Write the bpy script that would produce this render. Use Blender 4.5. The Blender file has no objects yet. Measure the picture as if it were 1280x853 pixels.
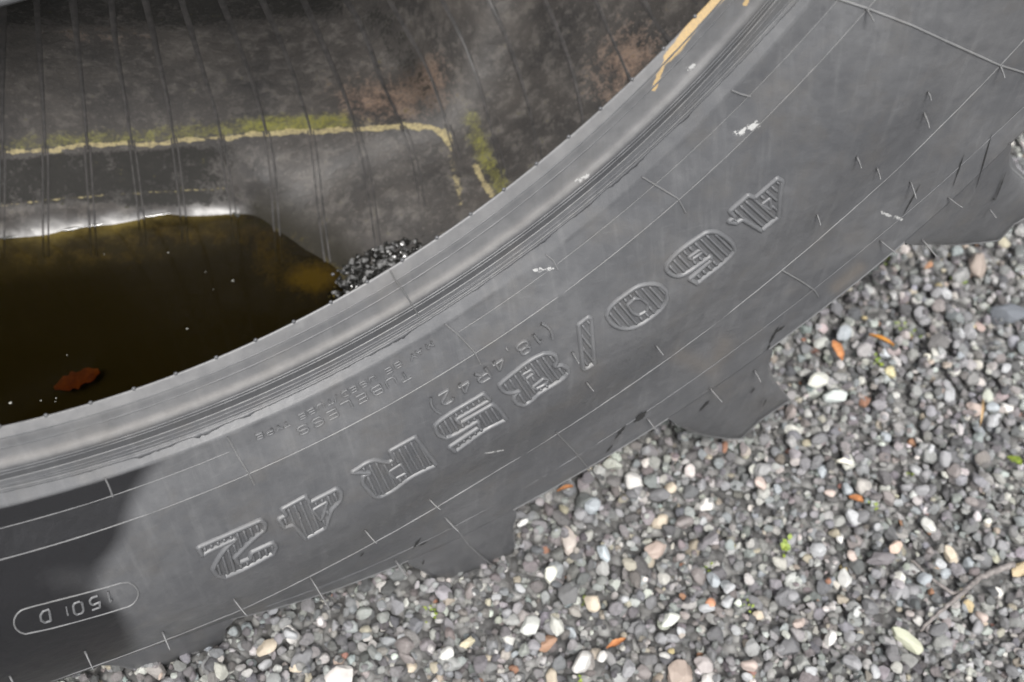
import bpy, bmesh, math, random
import numpy as np
from mathutils import Matrix, Vector
random.seed(7)
rng = np.random.default_rng(11)
scene = bpy.context.scene
col = scene.collection

# ------------------------------------------------------------------ frames
# "tyre frame": z = the tyre's axle pointing out of the near sidewall, origin at the bead plane's centre (metres)
F = 1547.548
M = np.array([[-0.84284329, -0.53815908, 0.0], [0.26448605, -0.4142275, -0.87089764], [0.46868147, -0.73403023, 0.49146444]])
C0 = np.array([-0.02149819, -0.18405994, 0.50667459])
BET, LEAN = math.radians(70), math.radians(3)
U = np.array([-math.cos(BET) * math.cos(LEAN), -math.sin(BET) * math.cos(LEAN), math.sin(LEAN)])
Nn = np.array([0, 0, 1.0])
Yw = -(Nn - (Nn @ U) * U); Yw /= np.linalg.norm(Yw)
Xw = np.cross(Yw, U)
RW = np.stack([Xw, Yw, U])
HC = 0.985                                   # height of the wheel centre over the gravel


def W(P):
    return np.asarray(P) @ RW.T + np.array([0, 0, HC])


CW = W(C0)


def rays(px):
    px = np.atleast_2d(np.asarray(px, float))
    d = np.stack([(px[:, 0] - 640) / F, -(px[:, 1] - 426.5) / F, -np.ones(len(px))], 1) @ M.T
    return d / np.linalg.norm(d, axis=1, keepdims=True)


def on_z(px, z):
    d = rays(px)
    return C0 + d * ((z - C0[2]) / d[:, 2])[:, None]


def to_px(P):
    v = (np.asarray(P) - C0) @ M
    return np.stack([640 + F * v[..., 0] / -v[..., 2], 426.5 - F * v[..., 1] / -v[..., 2]], -1)


def on_ground(px, h=0.0):
    d = rays(px) @ RW.T
    return CW + d * ((h - CW[2]) / d[:, 2])[:, None]


# ------------------------------------------------------------------ camera, light
cd = bpy.data.cameras.new("camera")
cam = bpy.data.objects.new("camera", cd); col.objects.link(cam); scene.camera = cam
RM = RW @ M
mw = Matrix.Identity(4)
for i in range(3):
    for j in range(3):
        mw[i][j] = RM[i, j]
    mw[i][3] = CW[i]
cam.matrix_world = mw
cd.sensor_width = 36; cd.lens = F / 1280 * 36; cd.clip_start = 0.02; cd.clip_end = 200
cd.dof.use_dof = True; cd.dof.focus_distance = .98; cd.dof.aperture_fstop = 5.4

world = bpy.data.worlds.new("World"); scene.world = world; world.use_nodes = True
wn = world.node_tree.nodes; wl = world.node_tree.links
sky = wn.new("ShaderNodeTexSky"); sky.sky_type = 'NISHITA'; sky.sun_disc = False
SUN_EL, SUN_AZ = math.radians(63), math.radians(205)
sky.sun_elevation = SUN_EL; sky.sun_rotation = SUN_AZ
sky.air_density = 1.0; sky.dust_density = 4.0; sky.ozone_density = 1.0
hs = wn.new("ShaderNodeHueSaturation"); hs.inputs['Saturation'].default_value = 0.16
wl.new(sky.outputs[0], hs.inputs['Color']); wl.new(hs.outputs[0], wn['Background'].inputs[0])
wn['Background'].inputs[1].default_value = 0.14
sd = bpy.data.lights.new("sun", 'SUN'); sd.energy = 1.5; sd.angle = math.radians(12); sd.color = (1, 0.97, 0.93)
sun = bpy.data.objects.new("sun", sd); col.objects.link(sun)
sdir = Vector((math.sin(SUN_AZ) * math.cos(SUN_EL), math.cos(SUN_AZ) * math.cos(SUN_EL), math.sin(SUN_EL)))
sun.rotation_euler = (-sdir).to_track_quat('-Z', 'Y').to_euler(); sun.location = (0, 0, 6)
scene.view_settings.view_transform = 'Standard'; scene.view_settings.look = 'None'
scene.view_settings.exposure = 1.10; scene.view_settings.gamma = 1
scene.view_settings.use_curve_mapping = False


# ------------------------------------------------------------------ node helpers
class Mat:
    def __init__(s, name):
        s.m = bpy.data.materials.new(name); s.m.use_nodes = True
        s.n = s.m.node_tree.nodes; s.l = s.m.node_tree.links
        s.b = s.n['Principled BSDF']; s.out = s.n['Material Output']

    def node(s, t, **k):
        n = s.n.new(t)
        for a, v in k.items():
            if a.startswith('i_'):
                n.inputs[a[2:].replace('_', ' ')].default_value = v
            else:
                setattr(n, a, v)
        return n

    def link(s, a, b): s.l.new(a, b)

    def noise(s, scale, detail=4, rough=0.55, vec=None, w=0.0, dist=0.0):
        n = s.node('ShaderNodeTexNoise'); n.inputs['Scale'].default_value = scale
        n.inputs['Detail'].default_value = detail; n.inputs['Roughness'].default_value = rough
        n.inputs['Distortion'].default_value = dist
        if vec is None:
            vec = s.coord()
        s.link(vec, n.inputs['Vector'])
        return n.outputs['Fac']

    def coord(s):
        if not hasattr(s, '_c'):
            s._c = s.node('ShaderNodeTexCoord')
        return s._c.outputs['Object']

    def mapv(s, scale, loc=(0, 0, 0), rot=(0, 0, 0), vec=None):
        m = s.node('ShaderNodeMapping'); m.inputs['Scale'].default_value = scale
        m.inputs['Location'].default_value = loc; m.inputs['Rotation'].default_value = rot
        s.link(vec or s.coord(), m.inputs['Vector']); return m.outputs[0]

    def ramp(s, f, lo, hi, a=0.0, b=1.0):
        r = s.node('ShaderNodeMapRange'); r.clamp = True
        for i, v in ((1, lo), (2, hi), (3, a), (4, b)):
            r.inputs[i].default_value = v
        s.link(f, r.inputs[0]); return r.outputs[0]

    def math(s, op, a, b=None):
        m = s.node('ShaderNodeMath', operation=op)
        for i, v in enumerate((a, b)):
            if v is None: continue
            if isinstance(v, (int, float)): m.inputs[i].default_value = v
            else: s.link(v, m.inputs[i])
        return m.outputs[0]

    def mix(s, f, a, b):
        m = s.node('ShaderNodeMix', data_type='RGBA')
        if isinstance(f, (int, float)): m.inputs[0].default_value = f
        else: s.link(f, m.inputs[0])
        for i, v in ((6, a), (7, b)):
            if isinstance(v, tuple): m.inputs[i].default_value = (*v, 1)
            else: s.link(v, m.inputs[i])
        return m.outputs[2]

    def fmix(s, f, a, b):
        m = s.node('ShaderNodeMix', data_type='FLOAT')
        s.link(f, m.inputs[0])
        for i, v in ((2, a), (3, b)):
            if isinstance(v, (int, float)): m.inputs[i].default_value = v
            else: s.link(v, m.inputs[i])
        return m.outputs[0]

    def attr(s, name, t='GEOMETRY'):
        a = s.node('ShaderNodeAttribute', attribute_name=name); a.attribute_type = t
        return a

    def bump(s, h, strength, dist, nrm=None):
        b = s.node('ShaderNodeBump'); b.inputs['Strength'].default_value = strength
        b.inputs['Distance'].default_value = dist
        s.link(h, b.inputs['Height'])
        if nrm: s.link(nrm, b.inputs['Normal'])
        return b.outputs[0]


def rubber(name, base=(.048, .0495, .054), dust=(.166, .166, .167), lo=.32, hi=.75, amt=.55, rough=.43, attrs=False, relief=1.0):
    k = Mat(name)
    n1 = k.noise(9, 5, .6); n2 = k.noise(70, 5, .65); n3 = k.noise(900, 3, .7)
    streak = k.noise(1.0, 4, .6, vec=k.mapv((160, 18, 18), rot=(.5, .3, .9)))
    d = k.math('MULTIPLY', k.ramp(n1, lo, hi, .25, 1), k.ramp(n2, .3, .75, .45, 1))
    st2 = k.noise(1.0, 5, .65, vec=k.mapv((26, 240, 240), rot=(.2, 1.1, .4)))
    d = k.math('ADD', d, k.ramp(streak, .52, .75, 0, .26)); d = k.math('ADD', d, k.ramp(st2, .60, .72, 0, .20))
    d = k.math('MULTIPLY', d, amt)
    speck = k.ramp(k.noise(420, 2, .5), .745, .80, 0, .16)
    d = k.math('ADD', d, k.math('MULTIPLY', speck, k.ramp(n2, .45, .7)))
    c = k.mix(d, base, dust)
    c = k.mix(k.ramp(k.noise(22, 6, .7), .50, .72, 0, .28), c, (.105, .094, .080))
    r = k.ramp(n2, .3, .7, rough - .07, rough + .08)
    if attrs:
        a = k.attr('wear_shade'); sp = k.node('ShaderNodeSeparateColor'); k.link(a.outputs['Color'], sp.inputs[0])
        a2 = k.attr('paint'); sq = k.node('ShaderNodeSeparateColor'); k.link(a2.outputs['Color'], sq.inputs[0])
        edge = k.math('MULTIPLY', k.math('SUBTRACT', n2, .5), .5)
        dustm = k.math('MULTIPLY', sp.outputs[0], k.ramp(n2, .2, .6, .55, 1))
        c = k.mix(dustm, c, (.27, .265, .26))
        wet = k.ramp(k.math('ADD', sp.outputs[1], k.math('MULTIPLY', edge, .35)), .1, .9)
        c = k.mix(wet, c, (.012, .012, .0135))  # dark reflection painted into the base colour
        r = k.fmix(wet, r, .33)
        yel = k.ramp(k.math('ADD', sq.outputs[0], k.math('MULTIPLY', edge, 1.6)), .38, .58)
        c = k.mix(k.math('MULTIPLY', yel, k.ramp(n3, .3, .6, .55, 1)), c, (.37, .26, .12)); r = k.fmix(yel, r, .7)
        chalk = k.ramp(k.math('ADD', k.math('MULTIPLY', sq.outputs[1], .55), k.ramp(k.noise(330, 4, .7), .35, .65, -.3, .35)), .28, .5)
        chalk = k.math('MULTIPLY', chalk, k.ramp(sq.outputs[1], .08, .5))
        c = k.mix(k.math('MULTIPLY', chalk, .75), c, (.42, .42, .41))
        drk = k.ramp(k.math('ADD', sp.outputs[2], k.math('MULTIPLY', edge, 1.2)), .3, .7, 0, .85)
        c = k.mix(drk, c, (.03, .03, .03))
        tn = k.math('MULTIPLY', sq.outputs[2], .6)
        c = k.mix(tn, c, (.26, .20, .13))
    k.link(c, k.b.inputs['Base Color']); k.link(r, k.b.inputs['Roughness'])
    k.b.inputs['Specular IOR Level'].default_value = .5
    b = k.bump(n3, .25 * relief, .0004); b = k.bump(k.noise(160, 4, .6), .35 * relief, .0007, b)
    k.link(b, k.b.inputs['Normal'])
    return k.m


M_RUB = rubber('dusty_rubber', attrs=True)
M_EDGE = rubber('scuffed_rubber_edge', base=(.082, .083, .085), dust=(.20, .20, .20), amt=.65)
M_RIM = rubber('raised_rubber', base=(.066, .068, .073), dust=(.18, .18, .18), amt=.5, relief=.15)
M_DEEP = rubber('tread_rubber', base=(.05, .05, .05), dust=(.15, .145, .14), amt=.6)


# ------------------------------------------------------------------ mesh helpers (tyre frame points -> world)
def new_obj(name, verts, faces, mat, parent=None, smooth=True, world=True, label=None, kind=None):
    me = bpy.data.meshes.new(name)
    v = W(verts) if world else np.asarray(verts)
    me.from_pydata([tuple(p) for p in v], [], faces if isinstance(faces, list) else faces.tolist())
    if smooth:
        me.polygons.foreach_set('use_smooth', [True] * len(me.polygons))
    if mat: me.materials.append(mat)
    me.update()
    o = bpy.data.objects.new(name, me); col.objects.link(o)
    if parent: o.parent = parent
    if label: o['label'] = label
    if kind: o['kind'] = kind
    return o


def grid_faces(nr, nc, wrap=False, flip=False):
    i = np.arange(nr - 1)[:, None]; j = np.arange(nc if wrap else nc - 1)[None, :]
    a = i * nc + j; b = i * nc + (j + 1) % nc; c = (i + 1) * nc + (j + 1) % nc; d = (i + 1) * nc + j
    f = np.stack([a, b, c, d] if not flip else [a, d, c, b], -1)
    return f.reshape(-1, 4)


def add_attr(o, name, arr):
    a = o.data.color_attributes.new(name, 'FLOAT_COLOR', 'POINT')
    full = np.ones((len(o.data.vertices), 4), np.float32); full[:, :3] = np.clip(arr, 0, 1)
    a.data.foreach_set('color', full.ravel())


def tag(o, label, cat, group=None, kind=None):
    if label: o['label'] = label
    if cat: o['category'] = cat
    if group: o['group'] = group
    if kind: o['kind'] = kind
    return o


def smoothstep(a, b, x):
    t = np.clip((x - a) / (b - a), 0, 1); return t * t * (3 - 2 * t)


def seg_dist(P, line):
    line = np.asarray(line, float); best = np.full(len(P), 1e9)
    for a, b in zip(line[:-1], line[1:]):
        ab = b - a; t = np.clip(((P - a) @ ab) / max(ab @ ab, 1e-9), 0, 1)
        best = np.minimum(best, np.linalg.norm(P - (a + t[:, None] * ab), axis=1))
    return best


def resample(pts, step):
    pts = np.asarray(pts, float); d = np.r_[0, np.cumsum(np.linalg.norm(np.diff(pts, axis=0), axis=1))]
    n = max(2, int(round(d[-1] / step)) + 1); s = np.linspace(0, d[-1], n)
    return np.stack([np.interp(s, d, pts[:, i]) for i in range(pts.shape[1])], 1)


def chaikin(p, n=1, closed=True):
    p = np.asarray(p, float)
    for _ in range(n):
        q = np.roll(p, -1, 0)
        a, b = p * .75 + q * .25, p * .25 + q * .75
        p = np.stack([a, b], 1).reshape(-1, 2)
        if not closed: p = p[:-2]
    return p


def value_noise(x, y, seed=0):
    r = np.random.default_rng(seed).random((64, 64))
    xi = np.floor(x).astype(int); yi = np.floor(y).astype(int); fx = x - xi; fy = y - yi
    fx = fx * fx * (3 - 2 * fx); fy = fy * fy * (3 - 2 * fy)
    g = lambda a, b: r[a % 64, b % 64]
    return (g(xi, yi) * (1 - fx) + g(xi + 1, yi) * fx) * (1 - fy) + (g(xi, yi + 1) * (1 - fx) + g(xi + 1, yi + 1) * fx) * fy


def fbm(x, y, seed=0, o=4):
    s = 0; a = .5
    for i in range(o):
        s = s + a * value_noise(x * 2 ** i, y * 2 ** i, seed + i); a *= .5
    return s


# ------------------------------------------------------------------ near sidewall surface, measured off its moulded rings
TR = {
 'K0': [(0,533),(112.6,506),(214,471),(311,429.5),(400,385),(430,369.5),(502,327),(611,252),(713,172),(792,98),(850,40),(890,0)],
 'K1': [(0,549),(240,477),(334,437.5),(404,400),(440,382.5),(490.6,354),(537.5,328),(571,300),(640,248.7),(703,200),(747.6,160),(780,131),(829,80),(862,47),(902,0)],
 'K2': [(0,588),(70,568),(164,542),(240,516.4),(334,468),(440,425.5),(534,371),(640,299),(724.5,232),(804.6,160),(850,115),(930,33),(958,0)],
 'K3': [(0,601),(117,570),(240,529.5),(345.5,484),(440,439),(520.6,392),(640,312.5),(735,238),(826,160),(897,84),(970,0)],
 'K4': [(0,612.5),(117,582),(238,545),(334,503),(440,452.5),(526,401),(640,324.5),(767,225),(840.5,160),(897,103),(991,0)],
 'K5': [(0,633.6),(131,597),(240,561),(334,522),(440,470),(556,405),(640,347),(661,339),(800,221),(831.6,199),(915,113.7),(958,63),(1014,0)],
 'A': [(0,660),(137,622),(292,564),(572,415),(695,329),(840,215),(937,121),(1040,7)],
 'B': [(0,697),(148,660),(311,594),(385,562),(511,488),(593,440),(692,373),(847,257),(953,155),(1083,10)],
 'C': [(326,749),(400,715),(429,701),(553,632),(684,550),(846,436),(977,338),(1050,280),(1139,197),(1250,81),(1280,49)],
 'D': [(330,757),(423,729),(515,687),(565,657),(659,605),(724,570),(809,513),(873,471),(967,404),(1022,359),(1087,306),(1195,207),(1280,137)],
 'V': [(293,774),(343,759),(410,741),(450,726),(500,706),(575,674),(668,620),(719,594),(792,551),(870,502),(967,436),(981,424),(1046,366),(1108,321),(1180,262),(1258,190),(1280,160)]}
ZE = lambda az: np.interp(az, [50, 62, 68, 83, 100, 117, 128], [.020, .022, .032, .050, .066, .080, .086])
ZB = {'K0': 0.0, 'K1': .0045, 'K2': .013, 'K3': .0125, 'K4': .0155, 'K5': .0232, 'A': .0288, 'B': .0400, 'C': .053}


def z_of(k, az):
    az = np.asarray(az, float)
    zc = .053 + .5 * np.maximum(ZE(az) - .053, 0)
    if k == 'C': return zc
    if k == 'D': return zc + .6 * (ZE(az) - zc)
    if k == 'V': return ZE(az)
    return np.full_like(az, ZB[k])


def solve_on(k, px):
    az = np.full(len(px), 90.0)
    for _ in range(6):
        z = z_of(k, az); P = on_z(px, z); az = np.degrees(np.arctan2(P[:, 1], P[:, 0]))
    return az, np.hypot(P[:, 0], P[:, 1])


RING = {}
for k in TR:
    a, r = solve_on(k, np.array(TR[k], float))
    deg = 5 if k in ('V',) else 4 if k == 'D' else 3
    lo, hi = a.min(), a.max()
    cf = np.polyfit((a - 90) / 30, r, deg)
    RING[k] = (cf, lo - 1.0, hi + 1.0, float(r.mean()))


def r_of(k, az):
    cf, lo, hi, mean = RING[k]
    az = np.asarray(az, float)
    v = np.polyval(cf, (np.clip(az, lo, hi) - 90) / 30)
    out = np.maximum(np.maximum(lo - az, az - hi), 0)
    return mean + (v - mean) * np.exp(-out / 25)


NODES = ['K0', 'K1', 'K2', 'K3', 'K4', 'K5', 'A', 'B', 'M', 'C', 'D', 'V']


def node_rz(az):
    R_, Z_ = [], []
    for k in NODES:
        if k == 'M':
            R_.append(.52 * r_of('B', az) + .48 * r_of('C', az)); Z_.append(np.full_like(az, .0625))
        else:
            R_.append(r_of(k, az)); Z_.append(z_of(k, az))
    return np.array(R_), np.array(Z_)


def prof(az, r):
    az, r = np.broadcast_arrays(np.asarray(az, float), np.asarray(r, float))
    R_, Z_ = node_rz(az)
    z = Z_[0].copy()
    sl = (Z_[1:] - Z_[:-1]) / np.maximum(R_[1:] - R_[:-1], 1e-4)
    for i in range(len(NODES) - 1):
        h = np.maximum(R_[i + 1] - R_[i], 1e-4)
        t = np.clip((r - R_[i]) / h, 0, 1)
        if NODES[i] in ('B', 'M', 'C'):
            tm = lambda j: .5 * (sl[j - 1] + sl[j])
            m0 = tm(i) if NODES[i] != 'B' else sl[i - 1] * .3 + sl[i] * .7
            m1 = tm(i + 1) if NODES[i + 1] in ('M', 'C') else sl[i]
            zz = ((2 * t ** 3 - 3 * t ** 2 + 1) * Z_[i] + (t ** 3 - 2 * t ** 2 + t) * h * m0 + (-2 * t ** 3 + 3 * t ** 2) * Z_[i + 1] + (t ** 3 - t ** 2) * h * m1)
        else:
            zz = Z_[i] + t * (Z_[i + 1] - Z_[i])
        z = np.where(r >= R_[i], zz, z)
    return z


def S(az, r, lift=0.0):
    az, r = np.broadcast_arrays(np.asarray(az, float), np.asarray(r, float))
    a = np.radians(az)
    return np.stack([r * np.cos(a), r * np.sin(a), prof(az, r) + lift], -1)


def Snorm(az, r):
    e = .0012
    du = S(az, r + e) - S(az, r - e); dv = S(az + .1, r) - S(az - .1, r)
    n = np.cross(du, dv); n /= np.linalg.norm(n, axis=-1, keepdims=True)
    n[n[..., 2] < 0] *= -1
    return n


def px_to_side(px):
    px = np.atleast_2d(np.asarray(px, float)); z = np.full(len(px), .045)
    for _ in range(40):
        P = on_z(px, z); az = np.degrees(np.arctan2(P[:, 1], P[:, 0])); r = np.hypot(P[:, 0], P[:, 1])
        z = .5 * z + .5 * prof(az, r)
    return az, r


def ridge(P, Nrm, hw, hh, closed=False, taper=False):
    """half-round bead of rubber running along surface points P"""
    P = np.asarray(P); n = len(P)
    if closed: T = np.roll(P, -1, 0) - np.roll(P, 1, 0)
    else: T = np.gradient(P, axis=0)
    T /= np.maximum(np.linalg.norm(T, axis=1, keepdims=True), 1e-9)
    L = np.cross(Nrm, T); L /= np.maximum(np.linalg.norm(L, axis=1, keepdims=True), 1e-9)
    hw = np.broadcast_to(hw, (n,)).copy(); hh = np.broadcast_to(hh, (n,)).copy()
    if taper:
        hw[0] *= .3; hw[-1] *= .3; hh[0] = 0; hh[-1] = 0
    prof_ = [(-1, -.35), (-.62, .68), (0, 1), (.62, .68), (1, -.35)]
    V = np.stack([P + L * (a * hw)[:, None] + Nrm * (b * hh)[:, None] for a, b in prof_], 1).reshape(-1, 3)
    m = n if closed else n - 1
    i = np.arange(m)[:, None]; j = np.arange(4)[None]
    a = i * 5 + j; b = ((i + 1) % n) * 5 + j
    return V, np.stack([a, b, b + 1, a + 1], -1).reshape(-1, 4)


def merge(parts):
    V, Fc, o = [], [], 0
    for v, f in parts:
        V.append(v); Fc += (np.asarray(f) + o).tolist(); o += len(v)
    return np.concatenate(V), Fc


def zpts(l, ox, oy, s): return [(ox + x / s, oy + y / s) for x, y in l]


BIG = [
 ('4', zpts([(105,465),(330,268),(405,305),(680,65),(742,100),(720,220),(695,530),(490,700),(260,560),(180,610),(90,590),(165,535)], 900,215,9.478), [zpts([(490,385),(590,310),(600,450)], 900,215,9.478)], 0),
 ('6', zpts([(80,580),(110,510),(550,150),(640,100),(740,92),(820,125),(990,270),(1015,345),(960,420),(500,800),(395,740),(700,470),(680,430),(350,660),(260,695),(160,680),(90,630)], 824,280,10.667), [zpts([(390,450),(540,340),(580,360),(540,400),(430,475)], 824,280,10.667)], 1),
 ('0', zpts([(305,350),(330,290),(480,160),(600,85),(700,65),(780,75),(850,130),(855,200),(820,270),(700,380),(580,450),(480,470),(390,450),(330,400)], 714,345,7.108), [zpts([(500,260),(560,200),(620,200),(680,250),(670,310),(600,350),(550,330)], 714,345,7.108)], 2),
 ('slash', zpts([(60,425),(150,355),(175,370),(205,780),(130,825),(105,830)], 714,345,7.108), [], 0),
 ('8', zpts([(85,490),(150,430),(680,70),(780,60),(850,90),(870,150),(845,240),(930,220),(1010,260),(1030,310),(980,380),(620,620),(480,740),(400,765),(320,740),(280,680),(300,620),(360,575),(240,600),(150,580),(100,530)], 615,435,10.667), [zpts([(400,360),(520,290),(560,330),(440,420)], 615,435,10.667), zpts([(540,520),(680,410),(750,420),(720,470),(580,550)], 615,435,10.667)], 1),
 ('5', zpts([(75,440),(120,395),(660,55),(740,130),(330,370),(370,415),(760,190),(800,205),(940,370),(700,490),(320,760),(245,705),(610,460),(590,390),(280,570),(200,595),(120,560),(80,490)], 535,485,9.481), [], 1),
 ('R', zpts([(80,475),(340,330),(530,350),(590,315),(540,215),(850,45),(1105,385),(820,525),(430,770),(360,770),(290,700),(215,600),(215,520),(310,480)], 430,540,9.475), [zpts([(530,470),(670,380),(740,480),(600,555),(550,500)], 430,540,9.475)], 0),
 ('4', zpts([(120,385),(440,210),(500,295),(870,105),(925,150),(925,240),(800,400),(715,640),(450,790),(275,600),(150,635),(75,520),(180,465)], 340,600,10.667), [zpts([(540,400),(730,290),(700,420),(650,540)], 340,600,10.667)], 0),
 ('2', zpts([(60,415),(820,85),(875,130),(865,200),(720,320),(500,540),(550,605),(690,545),(710,475),(960,360),(1005,400),(975,490),(620,680),(380,780),(285,750),(240,680),(265,620),(390,430),(520,310),(150,485),(110,515)], 240,640,9.475), [], 1)]


def inside(poly, x, y):
    poly = np.asarray(poly); c = np.zeros(x.shape, bool); j = len(poly) - 1
    for i in range(len(poly)):
        xi, yi = poly[i]; xj, yj = poly[j]
        c ^= ((yi > y) != (yj > y)) & (x < (xj - xi) * (y - yi) / (yj - yi + 1e-12) + xi)
        j = i
    return c


# ------------------------------------------------------------------ the tyre
def build_tyre_body(tyre):
    azs = np.concatenate([np.arange(52, 129, .1), np.arange(129.5, 150, 1.0), np.arange(150, 392, 2.5), np.arange(392, 412 - .5, 1.0)])
    azs_m = np.where(azs > 250, azs - 360, azs)                       # for ring lookup keep continuity near 52
    nsub = [6, 10, 8, 7, 8, 6, 12, 50, 60, 34, 16]
    R_, Z_ = node_rz(azs_m)
    rows = []
    for i, n in enumerate(nsub):
        for t in np.arange(n) / n:
            rows.append(R_[i] + (R_[i + 1] - R_[i]) * t)
    rows.append(R_[-1])
    rr = np.array(rows); AZ = np.broadcast_to(azs_m, rr.shape)
    P = S(AZ, rr)
    # worn, slightly lumpy moulding
    lum = (fbm(AZ * 1.3 + 40, rr * 90, 3) - .5) * .0006 + (fbm(AZ * .35 + 40, rr * 14, 8) - .5) * .0016
    P[..., 2] += np.where((rr > R_[5]) & (rr < R_[-1] - .01), lum, 0)
    # bead toe turns under, and the carcass goes round the tread to the far side
    a = np.radians(azs_m)
    def ring(r, z): return np.stack([r * np.cos(a), r * np.sin(a), np.broadcast_to(z, a.shape)], -1)
    toe = [ring(R_[0] + .075, -.040), ring(R_[0] + .045, -.022), ring(R_[0] + .018, -.009), ring(R_[0] + .004, -.003), ring(R_[0] + .0006, -.0010)]
    rv, zv = R_[-1], Z_[-1]
    outer = [ring(rv + .0018, zv - .0022), ring(rv + .002, zv - .006), ring(rv + .003, zv - .02), ring(rv + .004, zv - .05)]
    for t in np.linspace(.1, 1, 10):
        outer.append(ring((rv + .004) * (1 - t) + .905 * t, (zv - .05) * (1 - t) + -.40 * t))
    far = [(.908, -.46), (.90, -.52), (.87, -.58), (.80, -.62), (.70, -.60), (.63, -.54), (.595, -.48), (.575, -.455), (.556, -.448), (.538, -.440), (.524, -.432), (.514, -.424), (.510, -.416), (.510, -.408), (.5125, -.402), (.517, -.4005), (.521, -.403), (.524, -.410), (.530, -.424)]
    far = [ring(np.full_like(a, r), z) for r, z in far]
    G = np.array(toe + list(P) + outer + far)
    nr, nc = G.shape[:2]
    V = G.reshape(-1, 3)
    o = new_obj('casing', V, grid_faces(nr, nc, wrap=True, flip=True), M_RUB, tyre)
    # wear maps (stains, dust, paint; painted reflection and recess shade) set per vertex
    q = to_px(V); q[((V - C0) @ M)[:, 2] > -.05] = 1e5
    azv = np.broadcast_to(azs_m, (nr, nc)).ravel(); rv_ = np.hypot(V[:, 0], V[:, 1])
    wear_shade = np.zeros((len(V), 3)); paint = np.zeros((len(V), 3))
    side = (V[:, 2] > -.06) & (rv_ < .99)
    rk = {k: r_of(k, azv) for k in ('K0', 'K1', 'K2', 'K3', 'K4', 'K5', 'A', 'B', 'C', 'D')}
    # dust: bead lip, bead heel, the ledge beside the panel
    dl = .3 * smoothstep(-.004, 0, rv_ - rk['K0']) * (1 - smoothstep(0, .004, rv_ - rk['K1']))
    dl += .5 * np.exp(-((rv_ - rk['K2'] + .004) / .0035) ** 2)
    dl += .03 * smoothstep(0, .002, rv_ - rk['K4']) * (1 - smoothstep(-.001, .001, rv_ - rk['K5']))
    dl += .16 * smoothstep(.002, .006, rv_ - rk['K1']) * (1 - smoothstep(-.006, 0, rv_ - rk['K2']))
    fade = 1 - .6 * smoothstep(112, 122, azv)
    wear_shade[:, 0] = np.where(side, dl * fade, 0)
    # dark reflection low on the left, painted as darker, smoother rubber
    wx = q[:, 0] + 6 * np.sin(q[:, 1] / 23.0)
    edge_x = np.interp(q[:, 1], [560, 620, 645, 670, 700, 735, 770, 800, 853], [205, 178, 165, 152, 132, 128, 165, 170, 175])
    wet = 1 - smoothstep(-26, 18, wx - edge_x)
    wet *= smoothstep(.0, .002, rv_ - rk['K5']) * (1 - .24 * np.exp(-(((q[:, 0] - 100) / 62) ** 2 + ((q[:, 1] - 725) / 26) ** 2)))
    wear_shade[:, 1] = np.where(side, wet, 0)
    # dark groove between heel and ledge
    g = smoothstep(0, .002, rv_ - rk['K2']) * (1 - smoothstep(-.002, .001, rv_ - rk['K4']))
    wear_shade[:, 2] = np.where(side, g * .35, 0)
    # yellow paint on the bead, chalky scuffs
    y = np.exp(-(seg_dist(q, [(925, -30), (893, 2), (868, 28), (846, 60), (835, 72)]) / 7.5) ** 2)
    y = np.maximum(y, .85 * np.exp(-(seg_dist(q, [(838, 66), (826, 88), (817, 112)]) / 3.6) ** 2))
    y = np.maximum(y, np.exp(-(seg_dist(q, [(938, -20), (932, 6)]) / 3.0) ** 2))
    paint[:, 0] = np.where(side, y, 0)
    c = np.zeros(len(V))
    for pts, w in (([(922, 166), (946, 156)], 4.5), ([(668, 338), (690, 336)], 2.6), ([(1102, 266), (1128, 275)], 2.2), ([(722, 226), (734, 220)], 3), ([(860, 88), (872, 80)], 2.5), ([(607, 567), (629, 563)], 1.2)):
        c = np.maximum(c, np.exp(-(seg_dist(q, pts) / w) ** 2))
    paint[:, 1] = np.where(side, c, 0)
    t = np.exp(-(seg_dist(q, [(850, 445), (890, 462), (905, 430)]) / 12) ** 2) * .16 + np.exp(-(seg_dist(q, [(1045, 360), (1075, 335)]) / 8) ** 2) * .25
    t += .10 * np.exp(-((rv_ - rk['K2'] + .005) / .003) ** 2) * (1 - smoothstep(95, 110, azv))
    paint[:, 2] = np.where(side, t, 0)
    near = side & (q[:, 0] > 230) & (q[:, 0] < 1000) & (q[:, 1] > 200) & (q[:, 1] < 740)
    ii = np.where(near)[0]; dk = np.zeros(len(ii), bool)
    for ch, outer, holes, rnd in BIG:
        m_ = inside(outer, q[ii, 0], q[ii, 1])
        for h in holes: m_ &= ~inside(h, q[ii, 0], q[ii, 1])
        dk |= m_
    wear_shade[ii, 2] = np.where(dk, .34, wear_shade[ii, 2])  # letter floors painted darker, as shade between the ribs
    add_attr(o, 'wear_shade', wear_shade); add_attr(o, 'paint', paint)
    return o


# traced outer ends of the tread lugs (px), inner azimuth span on the casing edge
LUGS = [
 [(118,829),(140,828.5),(160,835),(190,841),(232,827),(275,809),(280,800),(280,783),(292,773.5)],
 [(511,707.5),(525,711),(542,722),(570,730),(619,708),(644,691),(642.7,677),(640,656),(648,640)],
 [(842,531),(857,536),(879,544),(910,548.6),(927,548.6),(950,526),(987,501),(967,476),(959,459),(960,448),(967,436)],
 [(1133,305.5),(1156,304),(1197,306),(1249,300.6),(1268,280),(1300,262),(1312,250),(1280,225),(1262,210),(1256,197),(1262,179)]]


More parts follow.
